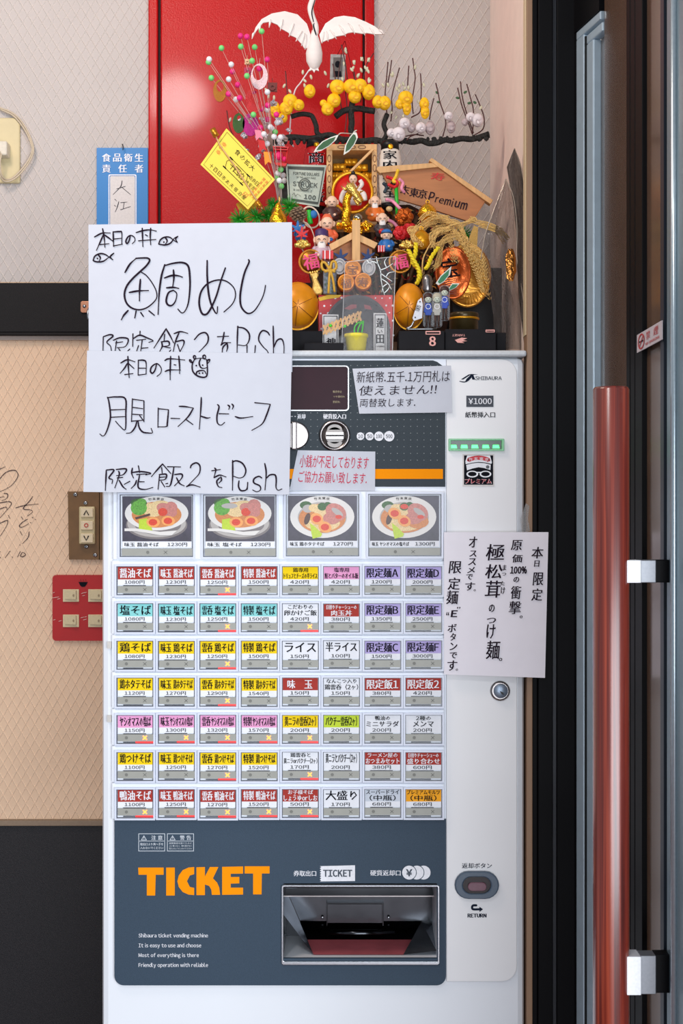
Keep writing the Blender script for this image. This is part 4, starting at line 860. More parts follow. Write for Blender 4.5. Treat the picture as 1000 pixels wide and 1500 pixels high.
for pts, sg, tp in ((lo, -1, ZA([(292,212),(330,175),(385,150),(445,168),(492,200),(530,225),(560,250),(580,270)])), (ro, 1, ZA([(1008,188),(960,196),(905,192),(850,185),(800,198),(750,212),(705,226),(672,236)]))):
    mb = MB(); vs = []
    n_ = len(pts); A = [W(x, y_, yc-abs(x-460)*.00035) for x, y_ in pts]
    mb.add([(a[0], a[1]-.0015, a[2]) for a in A]+[(a[0], a[1]+.0015, a[2]) for a in A], [list(range(n_)), list(range(2*n_-1, n_-1, -1))]+[(i, i+n_, (i+1) % n_+n_, (i+1) % n_) for i in range(n_)])
    wg = part('wing', mb, wht, cr)
    mb = MB()
    top = pts[1:7]
    for i, (tx, ty) in enumerate(tp):
        sx, sy = pts[max(1, 6-i)] if i < 6 else pts[1]
        sx, sy = (sx*.6+tx*.4, sy*.6+ty*.4); yy = lambda X: yc-abs(X-460)*.00035-.0022
        mb.tube([W(sx, sy, yy(sx)), W((sx+tx)/2, (sy+ty)/2-2, yy((sx+tx)/2)), W(tx, ty, yy(tx))], [.0009, .0022, .0006], 5)
    part('feather_ribs', mb, wht, wg, kind='stuff')
mb = MB(); mb.poly([(455,96),(465,96),(467,104),(462,102),(460,106),(457,102),(452,104)], yc-.003, yc+.001); part('tail', mb, wht, cr)
mb = MB(); mb.ptube([(453,102),(441,120),(430,139),(424,200),(430,215)], yc, .0013, 6); part('wire', mb, mat('white_wire', (225,215,215), .5), cr)

# --- black branch with flowers, buds and twigs
yb_ = .30
bark = mat('black_rough_branch', (26,26,24), .7, bump=.004, scale=260, var=.4)
br = thing('flower_branch', 'long crooked black branch with yellow and white blossoms, red twigs and willow buds', 'branch', W(560, 215, yb_))
mb = MB(); mb.ptube([(392,212),(411,205),(425,201),(441,202),(456,203),(470,200),(484,198),(500,204),(515,205),(530,207),(548,205),(567,208),(590,206),(604,208),(617,206),(628,210),(640,209),(652,205),(662,206),(676,203),(690,204),(702,201),(714,197)], yb_, .0052, 8)
mb.ptube([(714,197.5),(716,197)], yb_, .0058, 8)

random.seed(2)
for k_ in range(34): u = k_/33; mb.pball(398+u*314, 210-2*math.sin(u*9)-u*6, yb_-.003, random.uniform(2.5,4.6), random.uniform(3.2,5), 3, noise=.2, nu=7, nv=5)
part('main_branch', mb, bark, br)
for pts, r in (([(426,171),(436,168),(445,167),(455,169),(459,174),(463,185),(464,194),(470,200)], .0042), ([(491,171),(502,163),(514,160),(526,159),(536,161),(549,163)], .0052), ([(516,150),(514,165),(515,180),(514,190),(518,200)], .0052), ([(515,165),(515,185),(515,205)], .004), ([(567,167),(562,182),(566,196),(560,208)], .0042)):
    mb = MB(); mb.ptube(pts, yb_, r, 8); part('side_branch', mb, bark, br)
ZB = lambda L_: [(500+a*.28, 60+b*.28) for a, b in L_]
twm = mat('red_brown_twig', (74,34,34), .5, var=.2)
for i, L_ in enumerate(([(243,110),(235,200),(228,290),(240,400)],[(262,100),(252,170),(240,230)],[(303,140),(280,220),(262,300),(265,350),(258,420)],[(352,130),(348,190),(345,250)],[(372,90),(380,150),(385,200),(370,310),(375,380)],[(413,170),(417,240),(415,300),(410,370),(365,400)],
    [(483,300),(470,350),(460,410)],[(493,220),(505,270),(515,320),(545,420),(530,500)],[(607,245),(620,300),(630,340),(660,420),(685,490)],[(622,212),(628,270),(640,330),(665,410),(690,480)],[(655,225),(675,300),(690,370),(685,490)],[(700,280),(725,340),(745,400),(740,460),(690,495)],[(330,500),(380,490),(430,495)],[(340,520),(360,500),(400,485)],[(-45,120),(-30,220),(-25,330)],[(65,160),(75,240),(75,300)],[(0,20),(20,120),(30,200)])):
    q = [(x, y_, yb_+(.012*math.sin(i*2.3))*(1 if k_ < len(L_)-1 else 0)) for k_, (x, y_) in enumerate(ZB(L_))]
    mb = MB(); mb.ptube(q, yb_, .0011, 5); part('twig', mb, twm, br)
for L_ in ([(505,125),(508,160),(505,195)],[(547,78),(535,100),(528,150)],[(418,104),(420,130),(424,165)],[(500,78),(495,120),(500,160)],[(332,162),(336,186),(342,200)]):
    mb = MB(); mb.ptube(L_, yb_, .0009, 5); part('twig', mb, twm, br)
bm = MB().ball((0,0,0), (.0022,.0022,.0042), 8, 6).mesh('willow_bud', mat('silver_green_bud', (206,206,178), .7, var=.08, scale=400))
buds = [(290+a*.27, b*.27) for a, b in ((800,280),(792,345),(833,378),(847,338),(885,380),(888,320),(925,325),(907,367),(923,387),(865,412),(783,430),(925,435),(706,465),(690,397),(613,418),(568,392),(578,465),(579,438),(467,466),(498,495),(412,530),(382,520),(368,488),(174,650),(800,270),(840,370),(930,440),(795,350))]
buds += [(500+a*.28, 60+b*.28) for a, b in ((22,55),(15,118),(65,113),(107,95),(142,98),(103,153),(133,148),(88,180),(143,203),(385,138),(430,230),(263,180),(268,172),(218,232),(243,230),(290,250),(302,235),(323,225),(300,260),(350,245),(330,250),(402,318),(300,325),(280,340),(325,390),(262,370),(285,400),(728,350))]
for i, (x, y_) in enumerate(buds): inst('willow_bud', bm, W(x, y_, yb_-.004*(i % 3)), br, rot=(random.uniform(-.4,.4), random.uniform(-.7,.7), 0))
lbm = MB().ball((0,0,0), (.0034,.0012,.0022), 8, 6).mesh('small_leaf', mat('small_green_leaf', (60,96,60), .6))
for x, y_ in ZB(((500,270),(507,320),(647,268),(668,325),(697,322),(607,298),(357,292))): inst('small_leaf', lbm, W(x, y_, yb_-.002), br, rot=(0, random.uniform(-.6,.6), 0))
def blossom(px, py, y, r, mats_, name, ry=None):
    """cup of five overlapping rounded petals round a small centre"""
    mb = MB(); q = S(y); ry = ry or r; tl = math.sin(px*3.1+py)*.9
    mb.ball(W(px, py, y+.001), (r*.98*q, r*.80*q, ry*.98*q), 16, 11, 0)
    for k_ in range(3):
        a = tl+k_*2.1; M = Matrix.Rotation(a, 3, 'Y') @ Matrix.Rotation(.35, 3, 'Z')
        mb.ball(W(px+math.cos(a)*r*.26, py+math.sin(a)*ry*.26, y-.0012*k_), (r*.74*q, r*.72*q, r*.86*q), 14, 10, 0, M)
    cx_, cy2 = px+math.cos(tl+1)*r*.2, py+math.sin(tl+1)*ry*.2
    mb.flat(ell(cx_, cy2, r*.40, ry*.28, 16, tl+.6), y-r*1.02*q, 1)
    mb.flat(ell(cx_+r*.06, cy2+ry*.05, r*.27, ry*.17, 14, tl+.6), y-r*1.06*q, 0)
    mb.stroke([(cx_-r*.7, cy2+ry*.3), (cx_-r*.2, cy2+ry*.55), (cx_+r*.45, cy2+ry*.42)], r*.07, y-r*1.0*q, 1)
    return part(name, mb, mats_, br)
ym = [mat('yellow_cloth_petal', (250,196,8), .6, var=.08, scale=120), mat('deep_yellow_crease', (226,158,8), .6)]
wm_ = [mat('white_cloth_petal', (226,218,222), .7, var=.05, scale=120), mat('petal_crease_grey', (176,166,170), .6)]
gm_ = [mat('grey_lilac_petal', (186,170,172), .7, var=.05, scale=120), MATS['petal_crease_grey']]
for x, y_, r, ry in ((418,595,28,46),(478,588,38,38),(500,548,40,36),(458,640,28,26),(545,570,32,32),(605,495,32,38),(755,472,42,38),(737,545,38,40),(702,592,34,36),(680,560,20,20),(830,470,42,42),(880,465,38,38),(850,525,36,34),(925,500,36,44),(975,548,30,32)):
    blossom(290+x*.27, y_*.27, yb_-.012, r*.27, ym, 'yellow_blossom', ry*.27)
for x, y_, r, ry in ((190,320,30,34),(225,325,34,38),(335,300,40,40),(305,330,24,28),(342,348,24,42),(433,330,26,36),(437,372,24,38)):
    blossom(500+x*.28, 60+y_*.28, yb_-.012, r*.28, ym, 'yellow_blossom', ry*.28)
for x, y_, r, ry in ((330,430,30,28),(298,488,38,38),(260,482,24,26),(415,455,28,30),(560,393,24,22),(675,398,25,25),(712,415,32,36)):
    blossom(500+x*.28, 60+y_*.28, yb_-.010, r*.28, wm_, 'white_blossom', ry*.28)
for x, y_, r, ry in ((365,455,22,26),(463,455,26,38),(573,450,24,34),(645,425,18,20)):
    blossom(500+x*.28, 60+y_*.28, yb_-.004, r*.28, gm_, 'lilac_grey_blossom', ry*.28)
# two big variegated leaves hanging from the branch
for i, (pts, lab) in enumerate(((((496,197),(484,201),(472,207),(463,216),(459,223),(470,221),(482,214),(492,205)), 'white-edged green bamboo leaf pointing left towards the red lantern'), (((518,193),(511,202),(505,214),(503,227),(511,222),(519,212),(524,201),(522,194)), 'white-edged green bamboo leaf hanging down over the wooden box'))):
    y0 = .245; cx_ = sum(p[0] for p in pts)/8; cy2 = sum(p[1] for p in pts)/8
    t = thing('bamboo_leaf', lab, 'leaf', W(cx_, max(p[1] for p in pts), y0), 'white-edged leaves on the branch')
    mb = MB(); mb.poly(list(pts), y0, y0+.0012); mb.ptube([pts[0], (pts[0][0]+4, pts[0][1]-2), (516, 196, yb_-.008)], y0, .0009, 5); part('leaf_edge', mb, mat('leaf_white_edge', (226,228,220), .6), t)
    mb = MB(); mb.poly([(cx_+(a-cx_)*.76, cy2+(b-cy2)*.76) for a, b in pts], y0-.0008, y0); part('green_centre', mb, mat('leaf_deep_green', (44,92,52), .55, var=.15, scale=200), t)

# --- ball sprays on the left
bs_ = thing('ball_spray', 'spray of fine wires tipped with pink, green and white beads at the red door', 'ornament', W(400, 300, .22))
bmat = {'G': mat('bead_green', (120,214,120), .5), 'P': mat('bead_pink', (238,30,130), .5), 'W': mat('bead_white', (232,230,234), .5)}
bme = {k_: MB().ball((0,0,0), .0047, 10, 8).mesh('bead', v) for k_, v in bmat.items()}
balls = [('G',345,170),('P',230,195),('P',265,200),('G',232,253),('G',307,256),('G',127,261),('W',60,322),('G',57,337),('W',180,350),('P',375,323),('G',293,330),('P',332,372),('P',187,388),('G',72,423),('G',265,412),('W',166,430),('P',215,460),('P',165,510),('P',225,532),('W',205,540),('P',303,495),('W',376,500),('P',377,572),('W',374,595),('P',345,590),('P',425,622),('P',376,648),('P',280,665),('P',338,693),('G',300,622),('W',400,697),('G',418,717),('W',412,742),('W',375,780),('W',342,793),('W',440,760),('W',357,728),('W',432,940),('W',463,952),('G',448,920),('W',440,980),('G',428,965),('W',467,980),('W',447,745),('W',392,690),('W',428,665),('G',452,1010)]
for i, (k_, a, b) in enumerate(balls):
    x, y_ = 290+a*.27, b*.27; yy = .20+.03*math.sin(i*1.7); inst('bead', bme[k_], W(x, y_, yy), bs_)
    mb = MB()
    if b > 720: tgt = (412, 300)
    else: tgt = (400+(x-400)*.06, 222)
    if b < 900: mb.ptube([(x, y_, yy), ((x*.45+tgt[0]*.55), (y_*.45+tgt[1]*.55)-1, yy), (*tgt, .22)], yy, .00045, 4); part('wire', mb, mat('pale_wire', (196,170,160), .4, .3), bs_)
mb = MB()
for i in range(7): mb.ptube([(398+i*1.4, 222), (402+i*1.6, 262+(i % 3)*3), (408+i*.8, 300), (414, 322)], .22, .0007, 4)
part('wire_bundle', mb, mat('silver_wire', (190,186,188), .3, .8), bs_, kind='stuff')
random.seed(11)
tm_ = MB().ball((0,0,0), (.004,.003,.004), 6, 5, noise=.3).mesh('tinsel_tuft', mat('silver_tinsel', (216,212,220), .25, .8, bump=.002, scale=400))
for i in range(46):
    inst('tinsel_tuft', tm_, W(random.gauss(388, 20), random.gauss(198, 22), random.uniform(.22,.27)), bs_, rot=(random.random()*3, random.random()*3, 0), scale=[random.uniform(.6,1.7)]*3)
# sequin drops
for lab, col_, cx_, cy2, rx, ry, hx, hy, hr, met in (
    ('gold glitter oval drop at the outermost wires of the spray', (150,92,8), 118, 492, 36, 60, 119, 470, (19,28), .5), ('pale pink glitter oval drop, uppermost on the spray', (226,186,190), 332, 415, 46, 70, 325, 395, (28,40), .3),
    ('red glitter oval drop below the pale pink one', (176,4,16), 302, 548, 47, 68, 308, 530, (23,38), .2), ('magenta sequin oval drop below the red one', (158,8,108), 285, 676, 44, 62, 283, 655, (12,18), .4), ('dark green glitter drop beside the magenta one', (36,74,8), 220, 668, 33, 54, 222, 640, (11,15), .3)):
    px_, py_ = 290+cx_*.27, cy2*.27; y0 = .185
    mb = MB(); mb.ring(ell(px_, py_, rx*.27, ry*.27, 28), ell(290+hx*.27, hy*.27, hr[0]*.27, hr[1]*.27, 28), y0, y0+.002)
    mb.tube([W(px_, py_-ry*.27, y0), W(px_+1, py_-ry*.27-8, y0+.01)], .0005, 4)
    single('glitter_drop', mb, mat('glitter_'+lab.split(' ')[0]+'_'+str(cx_), col_, .3, met, var=.5, scale=1400, bump=.0006), lab, 'ornament', 'glitter drops on the spray')
for lab, c_, (cx_, cy2, r_) in (('small dark red square charm right of the sequin drops', (96,26,18), (403,472,25)), ('small crimson square charm behind the wires', (150,12,60), (270,386,20)), ('tiny wooden tag covered with marks near the spray top', (206,160,120), (268,335,15))):
    px_, py_ = 290+cx_*.27, cy2*.27; r_ *= .27
    mb = MB(); mb.poly([(px_-r_, py_-r_), (px_+r_*1.05, py_-r_*.95), (px_+r_, py_+r_), (px_-r_, py_+r_*.95)], .19, .193); mb.ring(ell(px_, py_, r_*.7, n=12), ell(px_, py_, r_*.35, n=12), .1875, .19, 0); mb.tube([W(px_, py_-r_, .19), W(px_, py_-r_-6, .2)], .0005, 4)
    single('square_charm', mb, mat('charm_'+str(cx_), c_, .35, .3, var=.4, scale=600), lab, 'ornament', 'small charms among the wires')
t = thing('pink_cage_charm', 'tiny red and pink cage charm hanging above the banknote corner', 'ornament', W(411, 240, .18))
mb = MB()
for x in (401, 411, 421): mb.tube([W(x, 217, .178), W(x-(x-411)*.2, 240, .178)], .0011, 5)
mb.ring([(399,214),(423,215),(421,220),(401,219)], [(401,215.5),(421,216.5),(420,218.5),(402,217.5)], .176, .186); mb.poly([(402,238),(420,239),(418,243),(404,242)], .176, .186); part('cage', mb, redc, t)
mb = MB(); mb.pball(408, 228, .184, 6, 7, 5); mb.pball(416, 233, .184, 4, 4, 4); part('pink_filling', mb, mat('hot_pink_fluff', (236,30,110), .6, bump=.001), t)
for c_, a, b, L_ in (((190,30,30), 378, 205, 16), ((226,140,30), 386, 222, 18), ((220,120,140), 373, 190, 14)):
    mb = MB(); mb.poly([(a,b),(a+9,b+1),(a+12,b+L_),(a+7,b+L_-3),(a+2,b+L_+2)], .17, .171); mb.tube([W(a+4, b, .17), W(a+8, b-9, .19)], .0004, 4)
    single('ribbon_tail', mb, mat('tail_%d' % c_[1], c_, .3, .3), ('crimson' if c_[1] == 30 else 'orange' if c_[1] == 140 else 'pale pink')+' foil tail hanging between the spray and the yellow card', 'ribbon', 'foil tails by the card')
# picture plate behind willow buds
mb = MB(); mb.poly([(484,79.5),(506,80),(505,117),(483,116.5)], .335, .337); t = thing('metal_plate_charm', 'small silver grey framed picture plate hung between the crane and yellow blossoms', 'ornament', W(494, 117, .335)); part('plate', mb, mat('tin_plate', (150,144,140), .35, .7, var=.2, scale=100), t)
mb = MB(); mb.poly([(488,84),(502,84),(501,113),(487,113)], .3345, .335); mb.pball(494.5, 94, .334, 4, 5, 1, m=1); mb.poly([(489,112),(490,104),(499,104),(500,112)], .3335, .3345, 1); part('dark_relief', mb, [mat('dark_relief', (84,78,76), .5), print_black], t)
mb = MB(); mb.tube([W(494, 80, .336), W(505, 60, .335), W(520, 120, .31)], .0005, 4); part('thread', mb, print_black, t)

# --- yellow fortune card with stick
y0 = .16; C4 = ((331.5,188),(402.5,263),(363,307),(293.5,241))
fc = thing('fortune_card', 'tilted yellow card with black and red characters, thin wooden stick across it', 'card', W(363, 307, y0))
def card(u, v): return tuple(C4[0][k_]*(1-u)*(1-v)+C4[1][k_]*u*(1-v)+C4[2][k_]*u*v+C4[3][k_]*(1-u)*v for k_ in (0, 1))
mb = MB(); mb.poly(list(C4), y0, y0+.0008); part('card_sheet', mb, mat('fortune_yellow', (238,214,74), .6, var=.02, scale=60), fc)
def cput(mb, body, u0, v0, u1, v1, m=0, bold=.01, turn=0):
    vs, fs = glyphs(body, bold, 0, 1); o = []
    for a, b in vs:
        if turn: a, b = b, 1-a
        x, y_ = card(u0+(u1-u0)*a, v1-(v1-v0)*b); o.append(W(x, y_, y0-.0007))
    mb.add(o, fs, m)
mb = MB()
for k_, (ch, v) in enumerate((('十', .30), ('四', .46), ('泊', .60))): cput(mb, ch, .36+.09*k_, .44, .45+.09*k_, .60)
for k_, ch in enumerate('食の拡大'): cput(mb, ch, .30+.10*k_, .14, .38+.10*k_, .26)
for k_, ch in enumerate('十四日市太夫宿泊屋'): cput(mb, ch, .12+.085*k_, .80, .18+.085*k_, .90)
for k_, ch in enumerate('吉良日'): cput(mb, ch, .70+.06*k_, .34+.0*k_, .75+.06*k_, .44)
for k_, ch in enumerate('大安吉'): cput(mb, ch, .70+.06*k_, .48, .75+.06*k_, .58)
def cl(pts, wd, m=0): mb.stroke([card(u, v) for u, v in pts], wd, y0-.0007, m, smooth=False, taper=False)
cl([(.33,.40),(.66,.40),(.70,.52),(.66,.66),(.33,.66),(.29,.52),(.33,.40)], .8)
for a, b in ((.31,.40),(.66,.40),(.66,.66),(.31,.66)): cl([(a-.02,b),(a+.04,b)], 1.8)
cl([(.04,.05),(.96,.05),(.96,.95),(.04,.95),(.04,.05)], .5)
part('black_print', mb, print_black, fc)
mb = MB(); 
for k_, ch in enumerate('幸の幸'): cput(mb, ch, .07+.0*k_, .25+.11*k_, .15, .34+.11*k_)
for k_, ch in enumerate('開運招福商売'): cput(mb, ch, .86, .16+.10*k_, .90, .24+.10*k_); cput(mb, ch, .92, .16+.10*k_, .955, .24+.10*k_)
cput(mb, '印', .78, .72, .86, .86); part('red_print', mb, mat('orange_red_print', (214,92,30), .5), fc)
mb = MB(); mb.ptube([(312,191),(322,213),(345,245),(366,278),(384,306)], y0-.004, .0013, 6, cat=False); part('wooden_stick', mb, wood, fc)
mb = MB(); mb.tube([W(311,189,y0-.004), W(317,200,y0-.004)], .0050, 10); mb.tube([W(376,295,y0-.004), W(382,304,y0-.004)], .0042, 10); part('gold_ends', mb, mat('gold_stick_end', (210,140,40), .3, .8), fc)

# --- pine sprigs
pine = mat('plastic_pine_green', (40,150,36), .45, var=.3, scale=200)
def sprig(cx_, cy2, r, y, n, lab, g='green pine sprigs', a0=0, a1=2*PI, name='pine_sprig'):
    mb = MB(); q = S(y)
    for i in range(n):
        a = random.uniform(a0, a1); t = random.uniform(.65, 1); dy = random.uniform(-1, .5)*r*q*.7
        p = W(cx_+math.cos(a)*r*t, cy2-math.sin(a)*r*t, y); mb.tube([W(cx_, cy2, y), (p[0], p[1]+dy, p[2])], [.0009, .0003], 3)
    mb.pball(cx_, cy2, y, 2, 2, 2)
    return single(name, mb, pine, lab, 'pine sprig', g)
for i, (x, y_, r, l) in enumerate(((352,322,18,'outermost green pine sprig at the card foot'),(376,318,16,'green pine sprig left of the gold gourd, under the wooden stick'),(393,316,15,'green pine sprig touching the gold gourd on its card side'),(424,304,17,'round green pine tuft between gold gourd and banknote'),(400,300,12,'small green pine sprig above the gold gourd'))):
    sprig(x, y_, r, .17+.006*i, 110, l)
sprig(679, 344, 16, .27, 70, 'dark green sprig behind the rice ears')
# --- gourd, fan gold paper behind
gg = thing('gold_gourd', 'glossy gold gourd charm among pine sprigs above the upper paper sign', 'ornament', W(407, 326, .13))
mb = MB(); mb.plathe(407.5, .13, [(1.2,297),(4,300),(5.2,304),(5.4,308),(8,312),(12.5,319),(13.6,327),(11,336),(5,341)], 20); part('gourd_body', mb, gold, gg)
mb = MB(); mb.plathe(409, .13, [(.8,287),(1.6,292),(1.4,298)], 10); part('gourd_stem', mb, goldp, gg)
mb = MB()
for i in range(9):
    a = 2.2-i*.14; mb.poly([(362,330),(362+math.cos(a)*28,330-math.sin(a)*38),(362+math.cos(a-.13)*28,330-math.sin(a-.13)*38)], .20+.001*(i % 2), .202+.001*(i % 2))
single('gold_fan', mb, mat('gold_paper', (214,168,44), .4, .5), 'folded gold paper fan behind the pine sprigs', 'fan')
# black hoop beside the banknote
mb = MB(); mb.ring(ell(418,268,12,30,28), ell(417,268,9,26,28), .235, .24); mb.flat(ell(417,268,9.5,26.5,28), .2385); single('dark_oval_disc', mb, mat('smoky_dark_disc', (50,42,38), .25), 'dark smoky oval disc behind the banknote edge', 'disc')

# --- banknote
y0 = .20; BK = ((418.5,240.5),(478,242),(467,303),(422,296))
bn = thing('play_banknote', 'grey-green play banknote with 100 standing between bead spray and wooden box', 'banknote', W(467, 303, y0))
def qc(Q, u, v): return tuple(Q[0][k_]*(1-u)*(1-v)+Q[1][k_]*u*(1-v)+Q[2][k_]*u*v+Q[3][k_]*(1-u)*v for k_ in (0, 1))
def qmesh(Q, y, m, name, par, curl=0, n=8, th=.0005):
    mb = MB(); vs = []; fs = []
    for j in range(n+1):
        for i in range(n+1):
            x, y_ = qc(Q, i/n, j/n); vs.append(W(x, y_, y-curl*math.sin(PI*i/n)))
    k_ = len(vs); vs += [(a, b+th, c) for a, b, c in vs]
    for j in range(n):
        for i in range(n): q = j*(n+1)+i; fs += [(q, q+n+1, q+n+2, q+1), (k_+q, k_+q+1, k_+q+n+2, k_+q+n+1)]
    mb.add(vs, fs, 0, True); return part(name, mb, m, par)
def qput(mb, Q, y, curl, body, u0, v0, u1, v1, m=0, bold=.01, turn=0):
    vs, fs = glyphs(body, bold, 0, 2); o = []
    for a, b in vs:
        u = u0+(u1-u0)*a; x, y_ = qc(Q, u, v1-(v1-v0)*b); o.append(W(x, y_, y-curl*math.sin(PI*u)-.0010))
    mb.add(o, fs, m)
def qbox(mb, Q, y, curl, u0, v0, u1, v1, m=0, n=6):
    for i in range(n):
        a, b = u0+(u1-u0)*i/n, u0+(u1-u0)*(i+1)/n
        mb.add([W(*qc(Q, u, v), y-curl*math.sin(PI*u)-.0008) for u, v in ((a,v0),(b,v0),(b,v1),(a,v1))], [(0,1,2,3)], m)
qmesh(BK, y0, mat('banknote_green', (178,186,172), .7, var=.05, scale=300), 'note_sheet', bn, .006)
mb = MB()
qbox(mb, BK, y0, .006, .05, .05, .95, .13); qbox(mb, BK, y0, .006, .10, .89, .95, .95); qbox(mb, BK, y0, .006, .04, .05, .065, .93, n=1); qbox(mb, BK, y0, .006, .94, .05, .965, .93, n=1)
qput(mb, BK, y0, .006, 'FORTUNE DOLLARS', .18, .19, .86, .27, bold=.03); qput(mb, BK, y0, .006, 'OF THE LUCKY RAKE', .26, .30, .78, .35, bold=.02); qput(mb, BK, y0, .006, 'STRUCK', .16, .44, .86, .56, bold=.02); qput(mb, BK, y0, .006, 'B 00700141 Z', .18, .63, .72, .68, bold=.01); qput(mb, BK, y0, .006, '100', .50, .74, .86, .86, bold=.04)
for r in (9, 6.5): mb.ring(ell(*qc(BK,.5,.50), r, n=24), ell(*qc(BK,.5,.50), r-1.2, n=24), y0-.0085, y0-.0080)
mb.stroke([qc(BK,.14,.80), qc(BK,.2,.74), qc(BK,.24,.82), qc(BK,.3,.76), qc(BK,.4,.80)], .7, y0-.0075)
part('note_print', mb, mat('banknote_ink', (66,72,66), .6), bn)

# --- lanterns
def lantern(px, y, top, bot, r, matb, capm, lab, chars, cm, gold_dot=True):
    t = thing('paper_lantern', lab, 'lantern', W(px, bot+5, y), 'small paper lanterns'); prof = []; n_ = 22
    for i in range(n_+1):
        v = i/n_; rr = r*(.72+.28*math.sin(PI*min(1, max(0, v)))**.5) if 0 < v < 1 else r*.66; prof.append((rr*(1+(.018 if i % 2 else -.018)), top+(bot-top)*v))
    mb = MB(); mb.plathe(px, y, prof, 28); part('lantern_body', mb, matb, t)
    mb = MB(); mb.plathe(px, y, [(r*.62,top-11),(r*.74,top-8),(r*.76,top+1)], 24); part('top_cap', mb, capm, t); mb = MB(); mb.plathe(px, y, [(r*.74,bot-1),(r*.70,bot+5),(r*.60,bot+6)], 24); part('bottom_cap', mb, capm, t)
    mb = MB(); mb.lathe(W(px+.6, top-4, y-r*.76*S(y)), [(.0046,0),(.0046,.0018),(.002,.003)], 16, 0, Matrix.Rotation(PI/2,3,'X')); part('gold_stud', mb, gold, t)
    q = S(y); mb = MB()
    def yf(x, yy, o): d = min(.95, abs((x-px)/r)); return y-math.sqrt(1-d*d)*r*q-o
    for k_, (ch, ya_, yb3) in enumerate(chars):
        for o_, bold_, m_ in (((.0012, .0, 0),) if cm == 'black' else ((.0009, .12, 1), (.0016, .0, 0))):
            vs, fs = glyphs(ch, bold_ if bold_ < .05 else .05, 0, 1); o = []
            gr = 1.5 if m_ == 1 else 0
            for ci, sh_ in enumerate((-.4, .4) if m_ == 0 else (-1.1, 0, 1.1)):
                o = []
                for a, b in vs:
                    x = px-r*.56+(r*1.12)*a+sh_; yy = yb3-(yb3-ya_)*b; o.append(W(x, yy, yf(x, yy, o_+ci*.00012)))
                mb.add(o, fs, m_)
    part('lettering', mb, [print_black, print_white], t); return t
redl = mat('lantern_red_paper', (196,14,22), .5, var=.05, scale=80)
whl = mat('lantern_white_paper', (224,216,206), .6, var=.05, scale=80)
lantern(463, .30, 216, 305, 19.5, redl, blackp, 'red paper lantern with black cap beside the wooden box, partly behind the banknote', (('商',222,239),('売',241,258),('繁',260,277),('盛',279,296)), 'white')
lantern(571, .27, 219, 300, 17.5, whl, blackp, 'white paper lantern with black brush characters and gold stud right of the wooden box', (('家',220,233),('内',235,248),('安',254,270),('全',273,289)), 'black')

# --- wooden box (masu) with bales
y0 = .27
bx = thing('wooden_measure_box', 'open square pale wooden box standing upright with small gold bales inside', 'box', W(515, 322, y0))
for nm, a, b, c, d in (('top_board',478,211,552,220),('side_board',478,220,486.5,322),('side_board',544.5,220,552,322),('bottom_board',478,322,552,329)):
    mb = MB(); mb.pbox(a, b, c, d, y0-.012, y0+.05); part(nm, mb, wood, bx, bevel=.0008)
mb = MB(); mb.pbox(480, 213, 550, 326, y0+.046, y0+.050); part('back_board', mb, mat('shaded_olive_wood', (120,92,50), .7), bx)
mb = MB()
for x in (482, 548.4):
    for yy in (232, 246, 262, 278): mb.ring(ell(x, yy, 2.8, 5.6, 14), ell(x, yy, 1.9, 4.6, 14), y0-.0128, y0-.0120)
for x in (500, 515, 530): mb.ring(ell(x, 215.3, 6, 2.8, 16), ell(x, 215.3, 4.8, 1.9, 16), y0-.0128, y0-.0120)
part('burnt_rings', mb, mat('burnt_brown', (120,72,40), .6), bx)
bale = MB().lathe((0,0,0), [(.004,-.011),(.0062,-.0105),(.0066,-.006),(.0058,-.0055),(.0066,-.005),(.0068,0),(.0058,.0005),(.0066,.005),(.0062,.0105),(.004,.011)], 14, 0, Matrix.Rotation(PI/2,3,'Y')).mesh('gold_bale', brass)
for i, (x, yy) in enumerate(((497,245),(514,238),(529,246),(495,258),(511,252),(528,259),(540,258),(490,268),(540,268))):
    o = bpy.data.objects.new('gold_bale', bale); COL.objects.link(o); o.location = W(x, yy, y0+.018); o['label'] = 'tiny gold rice bale in the wooden box, '+('top one behind the round plaque','highest of all at the centre','top one under the leaning stick','second row beside the dark corner','second row just above the plaque figure','second row under the leaning stick','second row against the far board','lowest one beside the banknote','lowest one beside the white lantern')[i]; o['category'] = 'bale'; o['group'] = 'tiny gold bales in the wooden box'
mb = MB(); a, b = W(546, 219, y0-.016), W(511, 254, y0-.018); mb.tube([a, b], .0026, 4, smooth=False); single('wooden_arrow_shaft', mb, wood, 'plain wooden stick leaning diagonally across the box opening', 'stick')

# --- round red plate with gold rim and seated figure
y0 = .215
rp = thing('round_red_plate', 'round red plaque with gold rim and white robed seated figure', 'plaque', W(516, 313, y0))
mb = MB(); mb.lathe(W(516,282.5,y0), [(.0345,0),(.0345,.004),(.031,.0055),(.0295,.003),(.0293,.001)], 40, 0, Matrix.Rotation(PI/2,3,'X')); part('gold_rim', mb, brass, rp)
mb = MB(); mb.lathe(W(516,282.5,y0), [(.0296,0),(.0296,.0028)], 40, 0, Matrix.Rotation(PI/2,3,'X')); part('red_field', mb, redc, rp)
skin = mat('painted_skin', (236,196,168), .5, var=.03); robew = mat('white_robe', (232,222,216), .55, var=.04); hairb = mat('painted_black_hair', (28,22,24), .4)
mb = MB(); mb.plathe(517, y0-.008, [(3,268),(7,275),(11,284),(14,293),(12,300)], 16); mb.ptube([(510,277),(503,282),(500,292),(504,296)], y0-.012, .0040, 8); mb.ptube([(524,277),(530,270),(527,264)], y0-.012, .0034, 8); mb.ptube([(523,280),(532,284),(534,294)], y0-.012, .0045, 8); part('figure_robe', mb, robew, rp)
